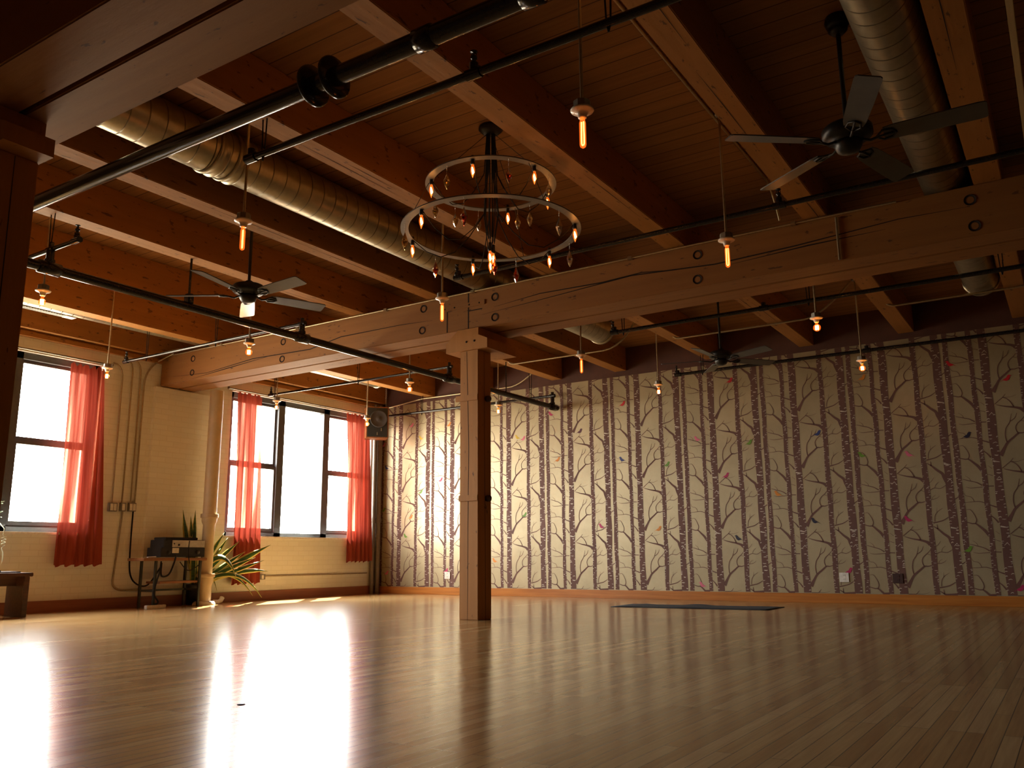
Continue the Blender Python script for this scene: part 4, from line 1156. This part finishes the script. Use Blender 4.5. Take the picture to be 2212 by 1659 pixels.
# ------------------------------------------------------------------ snake plant
PXC, PYC = -10.13, 7.62
pl = empty('snake_plant', (PXC, PYC, 0), 'tall variegated snake plant spilling out behind the cream drain pipe', 'plant')
MB().lathe([(0.0, 0.0), (0.08, 0.0), (0.10, 0.24), (0.108, 0.25), (0.108, 0.27), (0.097, 0.27), (0.095, 0.25), (0.0, 0.25)], (0, 0, 0), 24).build('pot', 'pot', pl)
MB().lathe([(0.096, 0.255), (0.0, 0.258)], (0, 0, 0), 20).build('soil', 'soil', pl)
def leaf(base, mid, tip, w):
    b, m_, t_ = Vector(base), Vector(mid), Vector(tip)
    n = 12
    vs, fs, uvs = [], [], []
    prof = lambda s: w * (0.45 + 0.55 * math.sin(PI * min(1, s * 0.9 + 0.12))) * (1 if s < 0.75 else max(0.02, (1 - s) / 0.25) ** 0.7)
    for i in range(n + 1):
        s = i / n
        p = b * (1 - s) ** 2 + m_ * 2 * s * (1 - s) + t_ * s * s
        d = ((m_ - b) * (1 - s) + (t_ - m_) * s).normalized()
        sd = d.cross(Vector((1, 0, 0.12))).normalized()
        tw = 0.35 * math.sin(s * 2 + w * 90)
        fr = d.cross(sd)
        sd2 = sd * math.cos(tw) + fr * math.sin(tw)
        hw = prof(s)
        fold = fr * (0.25 * hw)
        for k, f in ((-1, 1), (-0.35, 0.2), (0.35, 0.2), (1, 1)):
            vs.append(p + sd2 * (hw * k) + fold * f)
            uvs.append((0.5 + k / 2, s))
    for i in range(n):
        for k in range(3):
            fs.append((i * 4 + k, i * 4 + k + 1, (i + 1) * 4 + k + 1, (i + 1) * 4 + k))
    me = bpy.data.meshes.new('leaf')
    me.from_pydata([v[:] for v in vs], [], fs)
    me.materials.append(M['leaf'])
    uvl = me.uv_layers.new(name='UVMap')
    for lp in me.loops:
        uvl.data[lp.index].uv = uvs[lp.vertex_index]
    for p in me.polygons: p.use_smooth = True
    ob = bpy.data.objects.new('leaf', me); COL.objects.link(ob); ob.parent = pl
    sol = ob.modifiers.new('thickness', 'SOLIDIFY'); sol.thickness = 0.004
tips = [(-10.12, 7.36, 1.26, 0.030), (-10.12, 7.49, 1.18, 0.026), (-10.12, 7.56, 1.26, 0.030), (-10.13, 7.47, 1.0, 0.022), (-10.15, 7.60, 0.95, 0.026),
        (-10.10, 8.05, 0.97, 0.022), (-10.12, 8.13, 0.90, 0.020), (-10.0, 8.24, 0.85, 0.024), (-10.0, 8.36, 0.71, 0.022), (-9.92, 8.74, 0.80, 0.034), (-9.95, 8.66, 0.58, 0.024),
        (-9.9, 8.45, 0.62, 0.026), (-9.95, 8.74, 0.42, 0.028), (-9.85, 8.56, 0.06, 0.024), (-9.9, 8.44, 0.09, 0.022), (-9.86, 8.10, 0.36, 0.030), (-10.1, 7.98, 0.17, 0.018), (-10.0, 8.5, 0.5, 0.02), (-10.05, 8.3, 0.38, 0.022), (-10.1, 8.0, 0.75, 0.02)]
for i, (x, y, z, w) in enumerate(tips):
    bx, by = PXC + rnd.uniform(-0.04, 0.04), PYC + rnd.uniform(-0.05, 0.05)
    base = (bx - PXC, by - PYC, 0.24)
    tip = (x - PXC, y - PYC, z)
    if z > 0.93 and y < 7.7:
        mid = (base[0] * 0.5 + tip[0] * .5, base[1] * 0.4 + tip[1] * 0.6, 0.8)
    elif z > 0.55:
        mid = ((base[0] + tip[0]) / 2, base[1] + (tip[1] - base[1]) * 0.5, 0.24 + (z - 0.24) * 0.55)
    else:
        mid = ((base[0] + tip[0]) / 2 + 0.02, base[1] + (tip[1] - base[1]) * 0.6, 0.62 if z < 0.4 else 0.5)
        if i == 15: mid = (0.16, 0.28, 0.95)
    leaf(base, mid, tip, w * 1.55)

# ------------------------------------------------------------------ bench and plant at the left window
bn = empty('wooden_bench', (-9.82, 4.55, 0), 'dark stained slab bench under the left window', 'bench')
MB().box((-0.19, -0.65, 0.43), (0.19, 0.62, 0.472), 0, 0.006).build('seat', 'bench', bn)
for y in (-0.6, 0.53):
    MB().box((-0.18, y, 0), (0.18, y + 0.06, 0.43), 0, 0.005).build('slab_leg', 'bench', bn)
MB().box((-0.02, -0.54, 0.33), (0.02, 0.53, 0.43)).build('apron', 'bench', bn)
tag(MB().box((-9.97, 4.05, 0.472), (-9.70, 5.07, 0.486), 0, 0.005).build('folded_cloth', 'black', base=True), 'flat dark cloth laid along the top of the wooden bench', 'cloth')
tag(MB().box((-9.95, 4.15, 0.486), (-9.72, 4.87, 0.500), 0, 0.005).build('folded_cloth', 'mat', base=True), 'shorter folded cloth lying on the dark cloth on the bench', 'cloth')
vp = empty('trailing_plant', (-10.17, 4.93, SZ + 0.012), 'small trailing plant on the left window sill beside the dark post', 'plant')
MB().lathe([(0.0, 0.0), (0.045, 0.0), (0.06, 0.10), (0.065, 0.11), (0.055, 0.11), (0.0, 0.10)], (0, -0.03, 0), 18).build('pot', 'pot', vp)
for i in range(26):
    a, zz = rnd.uniform(0, 2 * PI), 0.11 + 0.26 * rnd.random()
    r = 0.05 * rnd.random()
    c = Vector((r * math.cos(a), -0.02 + r * math.sin(a) * 1.3 + 0.03, zz))
    d = Vector((math.cos(a), math.sin(a), rnd.uniform(-0.3, 0.6))).normalized()
    s_ = d.cross(Vector((0, 0, 1))).normalized()
    n_ = d.cross(s_) * 0.004
    l_ = MB()
    pts = [c, c + d * 0.018 + s_ * 0.013, c + d * 0.045, c + d * 0.018 - s_ * 0.013]
    l_._add([p + n_ for p in pts] + [p - n_ for p in pts], [(0, 1, 2, 3), (7, 6, 5, 4), (0, 4, 5, 1), (1, 5, 6, 2), (2, 6, 7, 3), (3, 7, 4, 0)], 0, True)
    l_.build('leaf', 'pale_leaf', vp)
st = [(0.13 + 0.0, 0.0, 0.10)]
st = [(0.0, 0.0, 0.11), (0.10, 0.02, 0.10), (0.215, 0.04, 0.02), (0.225, 0.03, -0.05)]
for i in range(14):
    st.append((0.225, 0.04 + 0.025 * math.sin(i * 1.5), -0.06 - i * 0.008))
st += [(0.225, 0.03, -0.19), (0.225, 0.045, -0.25), (0.225, 0.05, -0.31), (0.225, 0.045, -0.36)]
MB().tube(st, [0.005] * (len(st) - 1) + [0.002], 6).build('vine', 'pale_stem', vp)

# ------------------------------------------------------------------ mat on the floor, floor knots
ym = MB()
nx, ny = 30, 4
vs, fs = [], []
for j in range(ny + 1):
    for i in range(nx + 1):
        u, v = i / nx, j / ny
        x = -4.82 + 1.86 * u
        y = 9.56 + 0.16 * u + 0.62 * v
        z = 0.006 + 0.010 * max(0, math.sin(u * 15 + v)) * (0.35 + v) * (1 if 0.08 < u < 0.75 else 0.2)
        vs.append((x, y, z))
n1 = len(vs)
vs += [(a, b, c - 0.006 if c < 0.0065 else c - 0.006) for a, b, c in vs]
for j in range(ny):
    for i in range(nx):
        q = (j * (nx + 1) + i, j * (nx + 1) + i + 1, (j + 1) * (nx + 1) + i + 1, (j + 1) * (nx + 1) + i)
        fs.append(q); fs.append(tuple(n1 + k for k in reversed(q)))
edge = [i for i in range(nx + 1)] + [(j + 1) * (nx + 1) - 1 for j in range(1, ny + 1)] + [ny * (nx + 1) + i for i in range(nx - 1, -1, -1)] + [j * (nx + 1) for j in range(ny - 1, 0, -1)]
for a, b in zip(edge, edge[1:] + edge[:1]):
    fs.append((a, n1 + a, n1 + b, b))
ym._add(vs, fs, 0, True)
tag(ym.build('yoga_mat', 'mat', base=True), 'dark blue yoga mat lying on the floor below the mural', 'mat')
tag(MB().lathe([(0.0, 0.003), (0.016, 0.003), (0.019, 0.0)], (-3.03, 2.55, 0.0), 16).build('floor_plug', 'black', base=True), 'small round dark plug set in the bare floor, lower left', 'plug')
